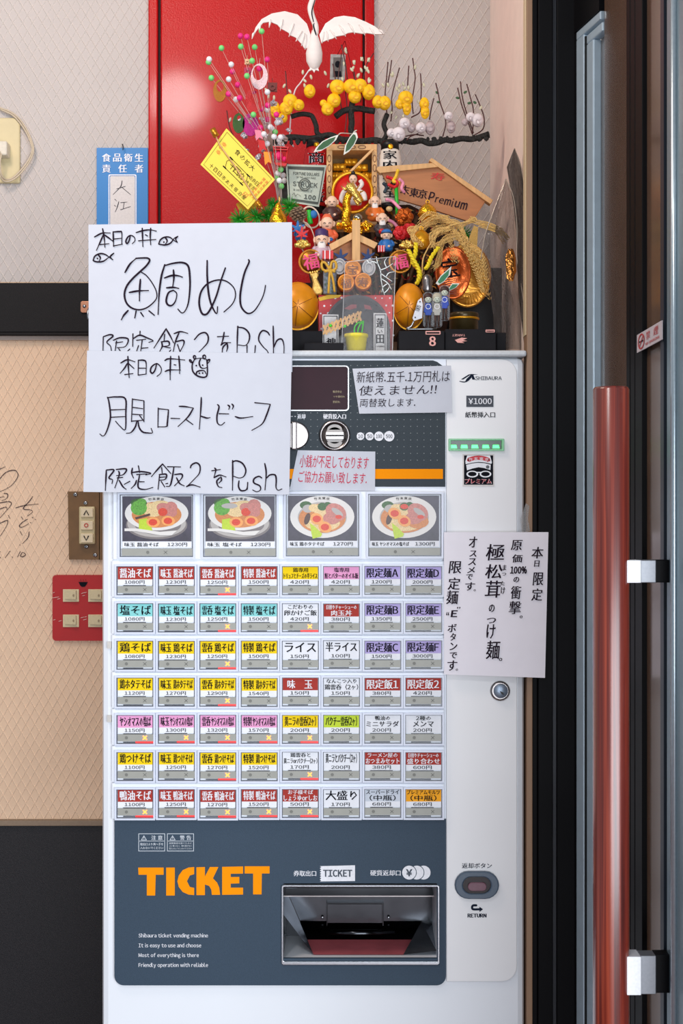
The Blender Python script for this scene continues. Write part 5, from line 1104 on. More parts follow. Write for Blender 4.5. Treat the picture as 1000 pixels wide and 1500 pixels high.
mb = MB(); mb.pball(517, 262.5, y0-.012, 6, 6.5, 6); part('figure_head', mb, skin, rp); mb = MB(); face(mb, 517, 262.5, y0-.012, 6); part('figure_face', mb, hairb, rp)
mb = MB(); mb.pball(517, 259.5, y0-.008, 6.6, 5.4, 6); mb.pball(517, 253, y0-.009, 3, 3, 3); part('figure_hair', mb, hairb, rp)

# --- gold dragon
y0 = .165
dg_ = thing('gold_dragon', 'crumpled gold foil dragon rising in front of the round red plaque', 'ornament', W(516, 346, y0))
mb = MB(); P_ = catmull([W(*p) for p in ((512,334,y0),(506,322,y0),(508,308,y0),(507,296,y0-.003),(511,285,y0-.006),(518,281,y0-.010),(524,287,y0-.012),(529,295,y0-.015))], 6)
mb.tube(P_, [.0075-.0035*i/len(P_)+.0009*(i % 2) for i in range(len(P_))], 9); part('neck', mb, gold, dg_)
mb = MB(); mb.tube(catmull([W(509,272,y0-.006), W(514,276,y0-.012), W(521,286,y0-.017), W(528,297,y0-.02)], 4), [.003,.0055,.0075,.0082,.0085,.0078,.006,.0055,.005,.0045,.004,.004,.003], 9); mb.tube([W(520,290,y0-.014), W(524,299,y0-.016), W(525,301,y0-.016)], [.004,.0028,.002], 7)
for a, b in (((512,274),(508,266)),((516,276),(517,265)),((506,278),(499,272)),((524,283),(533,279)),((518,281),(527,271))): mb.tube([W(*a, y0-.014), W(*b, y0-.006)], [.0024,.0005], 6)
part('dragon_head', mb, goldp, dg_)
mb = MB()
for i in range(26):
    a = random.random()*2*PI; mb.pball(521+math.cos(a)*random.uniform(4,24), 331+math.sin(a)*random.uniform(0,11), y0-.020+random.uniform(-.006,.008), random.uniform(4,7), random.uniform(3,6), 5, noise=.22, nu=8, nv=6)
part('cloud_base', mb, gold, dg_)
mb = MB(); mb.pball(524, 320, y0-.008, 8, 7, 8); part('pearl', mb, mat('silver_pearl', (150,150,140), .15, .9), dg_)

# --- figurines of the lucky gods
def figurine(px, base, h, y, robe, lab, hat=None, hatc=None, beard=False, item=None, tilt=0, sash=None, headw=1.0, bald=True, skinm=None):
    """a seated potbellied figurine: body, head, arms, face; h = pixel height"""
    t = thing('god_figurine', lab, 'figurine', W(px, base, y), 'small painted figurines of lucky gods'); q = S(y); hr = h*.23*headw; hy = base-h+hr*1.05; hx = px+tilt*h*.35
    mb = MB(); mb.plathe(px, y, [(h*.10,base-h*.56),(h*.20,base-h*.52),(h*.27,base-h*.40),(h*.30,base-h*.24),(h*.31,base-h*.10),(h*.24,base)], 18, tilt=tilt*.5); part('body', mb, robe, t)
    mb = MB(); mb.pball(hx, hy, y-h*.03*q, hr, hr*1.06, hr); mb.pball(hx, hy+hr*.22, y-h*.03*q-hr*.95*q, hr*.16, hr*.13, hr*.14, nu=8, nv=5); part('head', mb, skinm or skin, t)
    for s_ in (-1, 1):
        mb = MB(); mb.ptube([(hx+s_*hr*.98, hy-hr*.3), (hx+s_*hr*1.08, hy+hr*.05), (hx+s_*hr*.98, hy+hr*.45)], y, hr*.16*q, 7); part('ear', mb, skinm or skin, t)
        mb = MB(); mb.ptube([(px+s_*h*.20, base-h*.48), (px+s_*h*.31, base-h*.32, y-h*.10*q), (px+s_*h*.14, base-h*.24, y-h*.30*q)], y, h*.085*q, 8); part('sleeve', mb, robe, t)
        mb = MB(); mb.pball(px+s_*h*.11, base-h*.24, y-h*.32*q, h*.06, h*.055, h*.05); part('hand', mb, skinm or skin, t)
    mb = MB(); face(mb, hx, hy, y-h*.03*q, hr); part('painted_face', mb, hairb, t)
    if hat == 'tall':
        mb = MB(); mb.plathe(hx, y, [(hr*.55,hy-hr*1.5),(hr*.95,hy-hr*1.25),(hr*.98,hy-hr*.55),(hr*1.04,hy-hr*.35)], 16); part('hat', mb, hatc, t)
    if hat == 'cap':
        mb = MB(); mb.plathe(hx, y, [(hr*.3,hy-hr*1.25),(hr*.85,hy-hr*1.05),(hr*1.12,hy-hr*.65),(hr*1.12,hy-hr*.35)], 16); part('hat', mb, hatc, t); mb = MB(); mb.plathe(hx, y, [(hr*1.18,hy-hr*.48),(hr*1.22,hy-hr*.34),(hr*1.15,hy-hr*.24)], 16); part('hat_band', mb, MATS.get('hat_band_dark') or mat('hat_band_dark', (30,60,96), .5), t)
    if hat == 'crown':
        mb = MB(); mb.plathe(hx, y+hr*.1*q, [(hr*.5,hy-hr*1.35),(hr*.75,hy-hr*.9),(hr*.92,hy-hr*.6)], 14); part('hat', mb, hatc, t)
    if beard:
        mb = MB(); mb.pball(hx, hy+hr*.95, y-h*.05*q-hr*.55*q, hr*.62, hr*.85, hr*.35); part('beard', mb, mat('white_beard', (232,226,222), .7), t)
    if sash:
        mb = MB(); 
        for s_ in (-1, 1): mb.pball(px+s_*h*.10, base-h*.20, y-h*.34*q, h*.11, h*.07, h*.05)
        mb.pball(px, base-h*.19, y-h*.36*q, h*.04, h*.05, h*.04); mb.ptube([(px,base-h*.18),(px-h*.07,base-h*.02)], y-h*.33*q, h*.03*q, 6); mb.ptube([(px,base-h*.18),(px+h*.07,base-h*.02)], y-h*.33*q, h*.03*q, 6); part('bow_sash', mb, sash, t)
    if item == 'chest':
        mb = MB(); mb.pbox(px-h*.42, base-h*.28, px-h*.08, base+h*.02, y-h*.50*q, y-h*.22*q); ch = part('red_chest', mb, redc, t, bevel=.0006)
        mb = MB()
        for k_ in (.15, .5, .85): mb.pbox(px-h*.42+h*.34*k_-h*.012, base-h*.28, px-h*.42+h*.34*k_+h*.012, base+h*.02, y-h*.52*q, y-h*.50*q)
        part('chest_bands', mb, print_white, ch)
    if item == 'ball':
        mb = MB(); mb.pball(px-h*.02, base-h*.2, y-h*.36*q, h*.15, h*.13, h*.1); part('red_fruit', mb, redc, t)
    return t
brown = mat('dark_brown_robe', (70,36,34), .5); orn = mat('salmon_orange_robe', (226,104,66), .5, var=.05); pur = mat('purple_hat', (66,44,96), .5); gr = mat('grey_lilac_robe', (196,170,184), .5); blu = mat('bright_blue_robe', (28,104,176), .5); org2 = mat('orange_robe', (222,110,30), .5); darkr = mat('dark_grey_robe', (60,54,60), .5)
figurine(486, 323, 36, .175, brown, 'bald laughing pot-bellied figurine in a dark brown robe beside the gold dragon', bald=True)
figurine(479, 359, 42, .150, orn, 'salmon-robed figurine with round hood and blue bow below the brown-robed one', hat='crown', hatc=orn, sash=blu)
figurine(471, 384, 44, .130, gr, 'white-bearded figurine with tall purple hat and red chest', hat='tall', hatc=pur, beard=True, item=None)
mb = MB(); mb.pbox(472,367,488,379,.105,.12); mb.pbox(475,366.5,476.5,379.5,.104,.12,1); mb.pbox(482,366.5,483.5,379.5,.104,.12,1); single('red_chest', mb, [redc, print_white], 'small red box with white bands in front of the purple-hatted figurine', 'box')
figurine(549, 323, 36, .175, org2, 'long-headed figurine in an orange robe right of the gold dragon', headw=.92, beard=True)
figurine(560, 346, 34, .155, darkr, 'white-bearded figurine in a dark robe holding a red fruit', beard=True, item='ball')
figurine(566, 368, 31, .130, blu, 'blue-robed figurine with blue cap holding a red chest', hat='cap', hatc=blu, item='chest')
figurine(440, 352, 26, .155, blu, 'small blue figurine behind the red maple leaf near the sign', hat='cap', hatc=darkr)

# --- wooden gable of the little shrine
y0 = .125
gb = thing('wooden_shrine_gable', 'small plain wooden shrine gable with a thick upright post in the middle', 'shrine', W(517, 384, y0))
mb = MB(); mb.poly([(486,384),(486,364),(516,343),(545,364),(545,384)], y0+.006, y0+.012); part('gable_panel', mb, wood2, gb)
mb = MB(); mb.pbox(515.5, 322, 527.5, 383, y0-.012, y0+.004); part('centre_post', mb, wood, gb, bevel=.0006)
for pts in ([(482,358),(516,340),(516,350),(485,367)], [(527.5,344),(553,356),(548,364),(527.5,354)]): mb = MB(); mb.poly(pts, y0-.008, y0+.006); part('roof_beam', mb, wood, gb)

# --- maple leaves
def maple(cx_, cy2, r, y, m, lab, rot=0):
    pts = []
    for k_ in range(5):
        a = PI*.5+(k_-2)*.95+rot; L_ = r*(1 if k_ == 2 else .9 if k_ in (1, 3) else .68)
        pts += [(cx_+math.cos(a+.36)*L_*.42, cy2-math.sin(a+.36)*L_*.42)] if k_ == 0 else []
        pts += [(cx_+math.cos(a-.16)*L_*.72, cy2-math.sin(a-.16)*L_*.72), (cx_+math.cos(a)*L_, cy2-math.sin(a)*L_), (cx_+math.cos(a+.16)*L_*.72, cy2-math.sin(a+.16)*L_*.72), (cx_+math.cos(a+.475)*L_*.34, cy2-math.sin(a+.475)*L_*.34)]
    pts = sorted(set(pts), key=lambda p: math.atan2(-(p[1]-cy2), p[0]-cx_))
    mb = MB(); mb.poly(pts, y, y+.003); mb.ptube([(cx_, cy2), (cx_-r*.1, cy2+r*.6), (cx_, cy2+r*.9)], y, .0012, 6)
    return single('maple_leaf', mb, m, lab, 'leaf', 'cloth maple leaves')
bl_ = mat('navy_blue_cloth', (38,62,110), .7, var=.1); bl2 = mat('mid_blue_cloth', (40,112,180), .7, var=.1)
maple(499, 378, 15, .115, bl_, 'dark blue maple leaf at the foot of the gable, beside the purple-hatted figurine'); maple(539, 377, 14, .115, bl_, 'dark blue maple leaf right of the gable post, beside the red chest')
maple(442, 344, 14, .125, redc, 'red maple leaf beside the upper paper sign'); maple(436, 336, 14, .14, bl2, 'blue maple leaf behind the red one')
# --- bells and bales
def bale_big(cx_, cy2, r, y, lab, ch):
    t = thing('gold_rice_bale', lab, 'bale', W(cx_, cy2+r, y), 'round gold bales with pink characters'); q = S(y)
    mb = MB(); mb.lathe(W(cx_, cy2, y), [(r*.45*q,-.016),(r*.85*q,-.010),(r*q,0),(r*.92*q,.010),(r*.7*q,.014),(r*.66*q,.015)], 24, 0, Matrix.Rotation(PI/2,3,'X')); part('bale_body', mb, mat('dark_brass_bale', (160,104,30), .35, .7, var=.3, scale=120, bump=.001), t)
    mb = MB(); mb.ring(ell(cx_, cy2, r*1.0, n=24), ell(cx_, cy2, r*.86, n=24), y-.0125, y-.008); part('rope_ring', mb, mat('dark_gold_rope', (170,110,30), .4, .7, bump=.001), t)
    mb = MB(); put(mb, ch, cx_-r*.62, cy2-r*.62, cx_+r*.62, cy2+r*.62, y-.0172, bold=.05, rot=-.2); put(mb, ch, cx_-r*.62+.6, cy2-r*.62+.6, cx_+r*.62+.6, cy2+r*.62+.6, y-.0166, bold=.05, rot=-.2); part('pink_character', mb, mat('hot_pink_print', (226,60,120), .5), t)
bale_big(455, 383, 18, .13, 'round gold bale with pink character beside the upper paper sign', '福'); bale_big(586, 383, 17, .135, 'round gold bale with pink character beside the yellow ropes', '福')
def tuft(cx_, cy2, y, lab, n=5, r=11, m=None, a0=.35, a1=2.8):
    mb = MB()
    for i in range(n):
        a = a0+(a1-a0)*i/(n-1); mb.ptube([(cx_, cy2), (cx_+math.cos(a)*r*.6, cy2-math.sin(a)*r*.8, y-.004), (cx_+math.cos(a)*r, cy2-math.sin(a)*r*.75, y-.002)], y, .0035, 7)
    return single('gold_tassel', mb, m or goldp, lab, 'ornament', 'gold crests on the bales')
tuft(443, 362, .12, 'spiky gold crest above the bale beside the upper sign'); tuft(596, 363, .125, 'spiky gold crest above the bale beside the yellow ropes')
# red flowers / gold balls
def rosette(cx_, cy2, r, y, m, lab, name='red_flower', cat='flower', g=None):
    mb = MB()
    for k_ in range(6): a = k_*PI/3; mb.pball(cx_+math.cos(a)*r*.5, cy2+math.sin(a)*r*.5, y, r*.5, r*.5, r*.35, noise=.08, nu=9, nv=7)
    mb.pball(cx_, cy2, y-.006, r*.4, r*.4, r*.35, noise=.1, nu=9, nv=7); return single(name, mb, m, lab, cat, g)
redf = mat('crimson_foil_flower', (196,12,24), .35, .2, bump=.002, scale=300)
rosette(586, 341, 11, .14, redf, 'crimson flower beside the green arrow pole'); rosette(600, 338, 12, .16, redf, 'crimson flower partly behind the gold bell'); rosette(592, 318, 14, .18, mat('copper_foil', (176,84,24), .3, .8, bump=.002, scale=300), 'copper foil pompom under the wooden plaque', 'foil_pompom', 'ornament')
def bell(cx_, cy2, r, y, m, lab):
    t = thing('gold_bell', lab, 'bell', W(cx_, cy2+r, y), 'gold bells'); q = S(y)
    mb = MB(); mb.plathe(cx_, y, [(r*.16,cy2-r*1.1),(r*.5,cy2-r*.86),(r*.85,cy2-r*.5),(r,cy2),(r*1.0,cy2+r*.1),(r*.82,cy2+r*.58),(r*.3,cy2+r*.95)], 22); part('bell_shell', mb, m, t)
    mb = MB(); mb.plathe(cx_, y, [(r*1.03,cy2),(r*1.07,cy2+r*.06),(r*1.03,cy2+r*.12)], 22); part('bell_band', mb, brass, t)
    mb = MB(); mb.ring(ell(cx_, cy2-r*1.25, r*.22, n=14), ell(cx_, cy2-r*1.25, r*.13, n=14), y-.001, y+.001); part('loop', mb, brass, t)
    return t
bell(626, 313, 14, .14, gold, 'crumpled gold bell hanging in front of the wooden plaque'); bell(617, 352, 14, .13, brass, 'round gold-brown bell half hidden by the rice ears')
# big creased gold oranges
def orange_ball(cx_, cy2, rx, ry, y, lab):
    t = thing('gold_mandarin', lab, 'ornament', W(cx_, cy2+ry, y), 'large gold creased balls'); q = S(y)
    mb = MB(); nu, nv = 40, 16; vs = []; fs = []; c = Vector(W(cx_, cy2, y))
    mb.lathe(c, [(.0005,-.032)]+[(rx*q*math.sin(PI*k_/14), -.032*math.cos(PI*k_/14)) for k_ in range(1, 14)]+[(.0005,.032)], 36, 0, Matrix.Rotation(PI/2,3,'X') @ Matrix.Scale(ry/rx, 3, (0,1,0)))
    part('ball_skin', mb, mat('orange_gold_satin', (232,146,18), .38, .12, var=.12, scale=50, bump=.0006), t)
    mb = MB()
    for k_ in range(6):
        a = .4+k_*PI/3; pts = []
        for s_ in (.06, .35, .65, .9): r_ = s_; pts.append(W(cx_+math.cos(a)*rx*r_, cy2-math.sin(a)*ry*r_, y-.032*math.sqrt(1-r_*r_)-.0003))
        mb.tube(catmull(pts, 4), .0005, 4)
    part('crease', mb, mat('brown_crease', (120,62,8), .6), t)
    mb = MB(); mb.ring(ell(cx_, cy2+2, rx*1.03, ry*1.02, 36), ell(cx_, cy2, rx*.95, ry*.95, 36), y+.004, y+.009); part('rim', mb, brass, t)
orange_ball(436, 447, 30, 34, .10, 'large creased gold ball half hidden by the upper paper sign'); orange_ball(599, 448, 23, 33, .10, 'large creased gold ball left of the three keyring figures')
# gold foot shaped charm, patterned bottle with bow
g_ = thing('gold_tabi_charm', 'gold sock-shaped charm with crown top left of the patterned tube', 'ornament', W(463, 431, .095))
mb = MB(); mb.poly([(453,401),(465,398),(467,403),(464,407),(469,417),(473,425),(471,431),(462,431.5),(457,424),(458,414),(456,406)], .09, .100); part('charm_body', mb, mat('pale_gold_paint', (206,170,92), .4, .6, bump=.001, scale=200), g_, bevel=.002)
mb = MB()
for k_ in range(4): mb.pball(454.5+k_*3.3, 399.5-k_*.6, .095, 1.8, 2.2, 1.8)
part('crown', mb, goldp, g_)
g_ = thing('patterned_tube', 'blue floral patterned small tube tied with an ochre cord bow', 'ornament', W(483, 431, .095))
mb = MB(); mb.plathe(483, .095, [(9.5,397),(10,400),(10,430),(9.5,431.5)], 20); part('tube_body', mb, mat('blue_floral', (150,164,190), .45, rgb2=(60,90,70), scale=260), g_)
mb = MB(); mb.plathe(481.5, .095, [(2.2,383),(2.6,386),(1.6,390),(3.4,392),(4.5,397)], 14); part('silver_knob', mb, steel, g_)
mb = MB(); yy = .078
mb.ptube([(483,395),(476,385),(471,386),(473,395),(483,397),(492,393),(491,384),(486,384),(483,395)], yy, .0020, 7); mb.ptube([(483,396),(482,410),(481,430)], yy, .0019, 7); mb.ptube([(484,396),(488,412),(490,428)], yy, .0019, 7); mb.ptube([(475,398),(483,396),(491,398)], yy, .0022, 7); part('cord_bow', mb, mat('ochre_cord', (214,166,54), .6, bump=.001, scale=600), g_)
# mirrors rings
for x, yy, lab in ((497,390,'round white and grey ringed disc beside the cord bow'), (540,392,'round white and grey ringed disc behind the clear card')):
    mb = MB(); mb.ring(ell(x, yy, 10, 12, 24), ell(x, yy, 8, 10, 24), .10, .103); mb.ring(ell(x, yy, 6.4, 8, 24), ell(x, yy, 4.6, 6, 24), .0995, .103); mb.flat(ell(x, yy, 9, 11, 24), .1025); single('ringed_disc', mb, mat('grey_white_rings', (176,176,178), .4), lab, 'disc', 'ringed discs by the gable')
# three small orange barrels
for x, yy, ch, lab in ((516.5,395,'宝','top one of the three orange barrel lids behind the clear card'), (506.5,415,'福','lower orange barrel lid beside the cord bow'), (531.5,413.5,'寿','lower orange barrel lid nearest the white scribbles')):
    t = thing('orange_barrel', lab, 'barrel', W(x, yy+12, .09), 'three small orange barrels'); mb = MB(); mb.lathe(W(x, yy, .09), [(.0125,-.012),(.0132,0),(.0128,.010),(.0115,.012),(.0105,.0105)], 28, 0, Matrix.Rotation(PI/2,3,'X')); part('barrel_body', mb, mat('orange_barrel_paint', (226,138,30), .4, .2, var=.08, scale=90), t)
    mb = MB(); put(mb, ch, x-7.5, yy-7, x+7.5, yy+7, .0785, bold=.02); mb.stroke([(x-8,yy),(x-4,yy-2),(x,yy+1),(x+4,yy-2),(x+8,yy)], .8, .0783); part('barrel_mark', mb, mat('brown_brush', (120,60,10), .5), t)
# red cloth-covered base
t = thing('red_dotted_stand', 'red paper-covered stand with white dots under the orange barrels', 'stand', (W(520,0,.12)[0], .12, TOPZ))
mb = MB(); x0_, _, zt_ = W(466, 432, .10); x1_ = W(575, 0, .10)[0]; mb.box(x0_, x1_, .10, .20, TOPZ, zt_); part('stand_box', mb, redc, t, bevel=.001)
mb = MB()
for i in range(11):
    for j in range(6): mb.flat(ell(470+i*10+(j % 2)*5+random.uniform(-1,1), 437+j*11+random.uniform(-1,1), random.uniform(1.0,1.9), n=7), .0992)
part('white_dots', mb, print_white, t, kind='stuff')
mb = MB(); mb.poly([(466,436),(480,432),(500,432),(496,436),(480,438),(468,441)], .0985, .0995); part('yellow_trim', mb, mat('yellow_trim', (238,190,30), .5), t)
# dark plastic arch
yA = .075
zb_ = py_top(yA)
t = thing('dark_arch_stand', 'dark smoky plastic arch shaped stand behind the yellow flowerpot', 'stand', W(524, zb_, yA))
mb = MB(); mb.poly([(478,zb_)]+ell(523, 482, 47, 48, 24, 0, PI, 2*PI)+[(570,zb_)], yA, yA+.004); part('arch_panel', mb, mat('smoky_black_plastic', (34,30,34), .18, var=.1), t)
mb = MB(); mb.ring(ell(523,482,48,50,32,0,PI,2*PI)+[(571,zb_-1),(475,zb_-1)], ell(523,482,44.5,46,32,0,PI,2*PI)+[(567,zb_-3),(479,zb_-3)], yA-.003, yA+.004); part('arch_rim', mb, mat('dark_rim', (52,48,52), .2), t)
for pts in ([(504,452),(514,446),(522,446),(522,451),(512,454)], [(533,446),(542,448),(545,454),(534,452)]): mb = MB(); mb.poly(pts, yA-.0012, yA); part('painted_red_glint', mb, mat('dull_red_glint', (124,44,50), .3), t)  # red glints on the plastic, put in as thin coloured patches
# labels
def label_board(x0, y0p, x1, y, chars, lab, frame_=0):
    zb2 = py_top(y); t = thing('name_tag', lab, 'tag', W((x0+x1)/2, zb2, y), 'upright white name tags'); mb = MB(); mb.poly([(x0,y0p),(x1,y0p+.4),(x1,zb2),(x0,zb2)], y, y+.002); part('tag_board', mb, mat('tag_white', (218,216,216), .5), t)
    mb = MB(); mb.ring([(x0+1.6,y0p+2),(x1-1.6,y0p+2),(x1-1.6,zb2-1),(x0+1.6,zb2-1)], [(x0+2.5,y0p+2.9),(x1-2.5,y0p+2.9),(x1-2.5,zb2-1.9),(x0+2.5,zb2-1.9)], y-.0009, y)
    for ch, a, b, c, d, bo in chars: put(mb, ch, a, b, c, d, y-.0012, bold=bo)
    part('lettering', mb, print_black, t); return t
label_board(472, 460.5, 495.5, .050, (('神',478,495,491,504,.03),('上々',479,474,490,480,.02)), 'white name tag with black characters left of the yellow pot')
label_board(547, 458.5, 566, .050, (('蓮',551,466,562,480,.04),('い',553,483,560,488,.02),('田',551,490,562,503,.05),('八大龍神社',550.5,506,563,508.5,.02)), 'white name tag with bold black characters right of the yellow pot')
# yellow pot with clips
yP = .028; zb2 = py_top(yP)
t = thing('yellow_flowerpot', 'tiny yellow flowerpot with green wire stems holding a row of wooden clips', 'flowerpot', W(522, zb2, yP))
mb = MB(); mb.plathe(521.5, yP, [(17,489.5),(17.6,490.5),(17.6,494),(16,494.5),(13.4,zb2)], 26); part('pot', mb, mat('pot_yellow', (238,220,66), .45, var=.03), t)
mb = MB(); mb.plathe(521.5, yP, [(15.5,489),(15.5,492)], 20); part('soil', mb, mat('pot_inside', (170,150,40), .8), t)
for pts in ([(519,491),(519,480),(522,474),(523,466)], [(523,491),(525,480),(530,470)], [(529,491),(531,480),(532,470)], [(521,476),(526,472),(531,474)]): mb = MB(); mb.ptube(pts, yP, .0011, 6); part('green_stem', mb, mat('bright_green_wire', (60,210,40), .5), t)
for i in range(9):
    u = i/8; cx_ = 476+u*50; cy2 = 483-u*20
    mb = MB()
    for s_ in (-1, 1): mb.tube([W(cx_-2.5*s_, cy2-7, yP-.004), W(cx_+2.5*s_, cy2+7, yP-.002)], .0021, 4, smooth=False)
    part('wooden_clip', mb, wood, t)
mb = MB(); mb.ptube([(474,490),(484,480),(506,472),(528,462)], yP-.003, .0009, 5); part('clip_wire', mb, wood, t)
for x, yy in ((484,477),(505,478)): mb = MB(); mb.pball(x, yy, yP-.008, 2.2, 2.2, 1.5); part('green_bead', mb, MATS['bright_green_wire'], t)
# clear acetate card with white scribbles
yS = .012; zb2 = py_top(yS)
t = thing('clear_plastic_card', 'tall clear plastic card with white squiggles standing in front of the barrels', 'card', W(538, zb2, yS+.01))
mb = MB(); Q = ((505,384),(579.5,375.5),(574.5,zb2),(500,zb2)); mb.poly(list(Q), yS, yS+.0006); part('clear_sheet', mb, film('clear_acetate', (225,225,230), .04), t)
mb = MB(); yy = yS-.0006
for s_ in ([(551,376),(553,386),(557,396),(558,410),(561,425),(563,432)], [(557,400),(565,406),(574,412)], [(556,396),(566,392),(575,386)], [(558,408),(568,415),(573,424)], [(566,392),(563,384),(566,378)], [(568,415),(561,420),(559,428)], [(553,386),(546,383),(541,386)], [(565,406),(569,400),(577,398)], [(562,430),(568,424),(570,420)], [(541,386),(538,381),(543,378)]): mb.stroke(s_, 1.2, yy)
part('white_squiggles', mb, mat('silver_white_line', (226,232,230), .3), t)
mb = MB(); mb.stroke([Q[0],Q[1]], .8, yy, taper=False); mb.stroke([Q[1],Q[2]], .9, yy, taper=False); mb.stroke([Q[3],Q[0]], .6, yy, taper=False); part('sheet_edge', mb, mat('pale_edge', (190,188,188), .3), t)

# --- wooden plaque (ema)
y0 = .235
em = thing('wooden_plaque', 'house-shaped tan wooden plaque with red and black brush writing, tilted', 'plaque', W(640, 327, y0))
mb = MB(); mb.poly([(556,249),(592,247.5),(632,239),(650,245),(712,293),(691,326),(628,305),(580,291)], y0, y0+.007); part('board', mb, wood2, em, bevel=.0008)
mb = MB(); mb.poly([(628,235),(632,231),(722,293),(718,299)], y0-.007, y0+.010); part('roof_strip', mb, wood, em, bevel=.0006)
mb = MB(); mb.poly([(551,248),(553,244),(643,238),(642,244.5),(556,253.5)], y0-.006, y0+.010); part('roof_strip', mb, wood, em, bevel=.0006)
mb = MB(); put(mb, '寿', 631, 253, 651, 264, y0-.0009, bold=.04, rot=.06); part('red_character', mb, mat('plaque_red', (200,30,30), .5), em)
mb = MB(); yy = y0-.0009
for ch, x, yc3 in (('竹',577,272),('末',593,278),('東',606.5,282),('京',619,284)): put(mb, ch, x-6.3, yc3-6.6, x+6.3, yc3+6.6, yy, bold=.02, rot=.16)
for ch, a, b, c, d in (('P',627,281,636,296),('r',637,288.5,642,296.5),('e',643,290,649.5,298),('m',650.5,291.5,660,300.5),('i',661.5,290.5,664,303),('u',666,294.5,673.5,304),('m',674,296.5,684,307)): put(mb, ch, a, b, c, d, yy, bold=.03, rot=.15, shear=.25)
part('black_lettering', mb, ink, em)
# arrow pole with ribbons
t = thing('ribboned_arrow', 'thin green pole with pink, red and yellow ribbons before the white lantern', 'ornament', W(581, 322, .21))
mb = MB(); mb.tube([W(580,272,.20), W(582,322,.20)], .0030, 8); part('green_pole', mb, mat('bright_green_plastic', (40,180,50), .4), t)
for c_, pts in (((212,30,40), [(566,259),(574,262),(582,268),(578,274),(568,270)]), ((240,196,40), [(583,248),(580,258),(576,266),(586,266)]), ((238,150,180), [(584,262),(590,268),(588,276),(592,282)]), ((238,150,180), [(565,292),(575,295),(584,304),(592,312)]), ((238,150,180), [(568,322),(576,326),(583,334)]), ((40,60,70), [(561,268),(566,274),(563,282)])):
    mb = MB(); mb.ptube([(p[0], p[1], .195+.004*(i % 2)) for i, p in enumerate(pts)], .2, .0027, 6); part('ribbon', mb, mat('ribbon_%d_%d' % c_[:2], c_, .5), t)
for x, yy in ((570,306),(571,330),(567,343)): mb = MB(); mb.pball(x, yy, .205, 5, 4, 4); part('cream_bead', mb, mat('cream_bead', (206,176,120), .4), t)
# left side: small streamer fish ring
mb = MB(); mb.ring(ell(455,318,13,17,26,-.4), ell(455,318,11,15,26,-.4), .19, .193); mb.ring(ell(449,350,12,26,26,-.2), ell(449,350,10.5,24,26,-.2), .17, .173); 
single('cream_paper_hoop', mb, mat('cream_hoop', (216,190,170), .6), 'thin cream hoops between banknote and the blue figurine', 'hoop')
mb = MB(); mb.ptube([(452,308),(453,318),(455,328)], .185, .004, 8); mb.pball(459, 314, .185, 6, 6, 4, m=1)
single('carp_streamer', mb, [MATS['bright_green_plastic'], bl2], 'tiny green and blue streamer inside the cream hoop', 'ornament')
# pine cone
t = thing('pine_cone', 'dark pine cone with pale scale tips below the banknote', 'pine cone', W(437, 325, .165)); mb = MB(); mb.pball(437, 314, .165, 10, 11, 9); part('cone_core', mb, mat('cone_brown', (66,46,34), .7), t)
mb = MB()
for i in range(60):
    v = i/60; a = i*2.4; r_ = 11.5*math.sin(PI*(.08+.86*v)); x = 437+math.cos(a)*r_; 
    if math.sin(a) > .3: continue
    mb.ball(W(x, 303+22*v, .165+math.sin(a)*r_*S(.165)), (.0032,.0024,.0016), 6, 4)
part('cone_scales', mb, mat('cone_scale_tan', (128,104,80), .6), t, kind='stuff')

# --- rice ears
straw = mat('rice_straw', (222,182,108), .6, var=.15, scale=200, bump=.0006)
t = thing('rice_ear_bunch', 'drooping bunch of dried tan rice ears in front of the gold discs', 'rice ears', W(655, 330, .13))
ZD = lambda a, b: (560+a*.22, 260+b*.22)
ears = [((600,290),(700,310),(795,350)),((620,300),(740,340),(808,432)),((500,340),(600,280),(620,290)),((430,270),(560,450),(690,640)),((480,350),(640,540),(715,805)),((470,340),(620,560),(665,745)),((500,360),(600,480),(650,600)),((240,330),(330,270),(440,265)),((215,420),(250,340),(330,300)),((230,430),(300,320),(400,340)),((330,470),(360,360),(450,340)),((350,500),(420,400),(520,380)),((440,300),(520,420),(600,520)),((300,300),(400,260),(500,330)),((350,620),(370,540),(400,440)),((560,450),(660,520),(700,700)),((250,300),(200,380),(230,450)),((400,300),(500,300),(560,420)),((330,350),(440,330),(560,500)),((300,380),(420,350),(500,560))]
random.seed(5)
ears += [tuple((a+random.uniform(-35,35), b+random.uniform(-35,35)) for a, b in e_) for e_ in ears]
for i, e_ in enumerate(ears):
    mb = MB(); y_ = .10+.012*(i % 5); P_ = catmull([W(*ZD(*p), y_) for p in e_], 9)
    mb.tube(P_, .0005, 4)
    for j in range(3, len(P_)):
        for s_ in (-1, 1):
            d = (P_[j]-P_[j-1]).normalized(); nrm = Vector((-d.z, 0, d.x))*s_; c = P_[j]+nrm*.0021+Vector((0, random.uniform(-.001,.001), 0))
            ang = math.atan2(d.x, d.z)+s_*.5; mb.ball(c, (.0008,.0008,.0026), 5, 4, 0, Matrix.Rotation(ang, 3, 'Y'))
    part('rice_ear', mb, straw, t)
mb = MB(); mb.ptube([(618,400),(622,372),(650,335),(694,323)], .12, .0012, 6); part('straw_stalk', mb, straw, t)
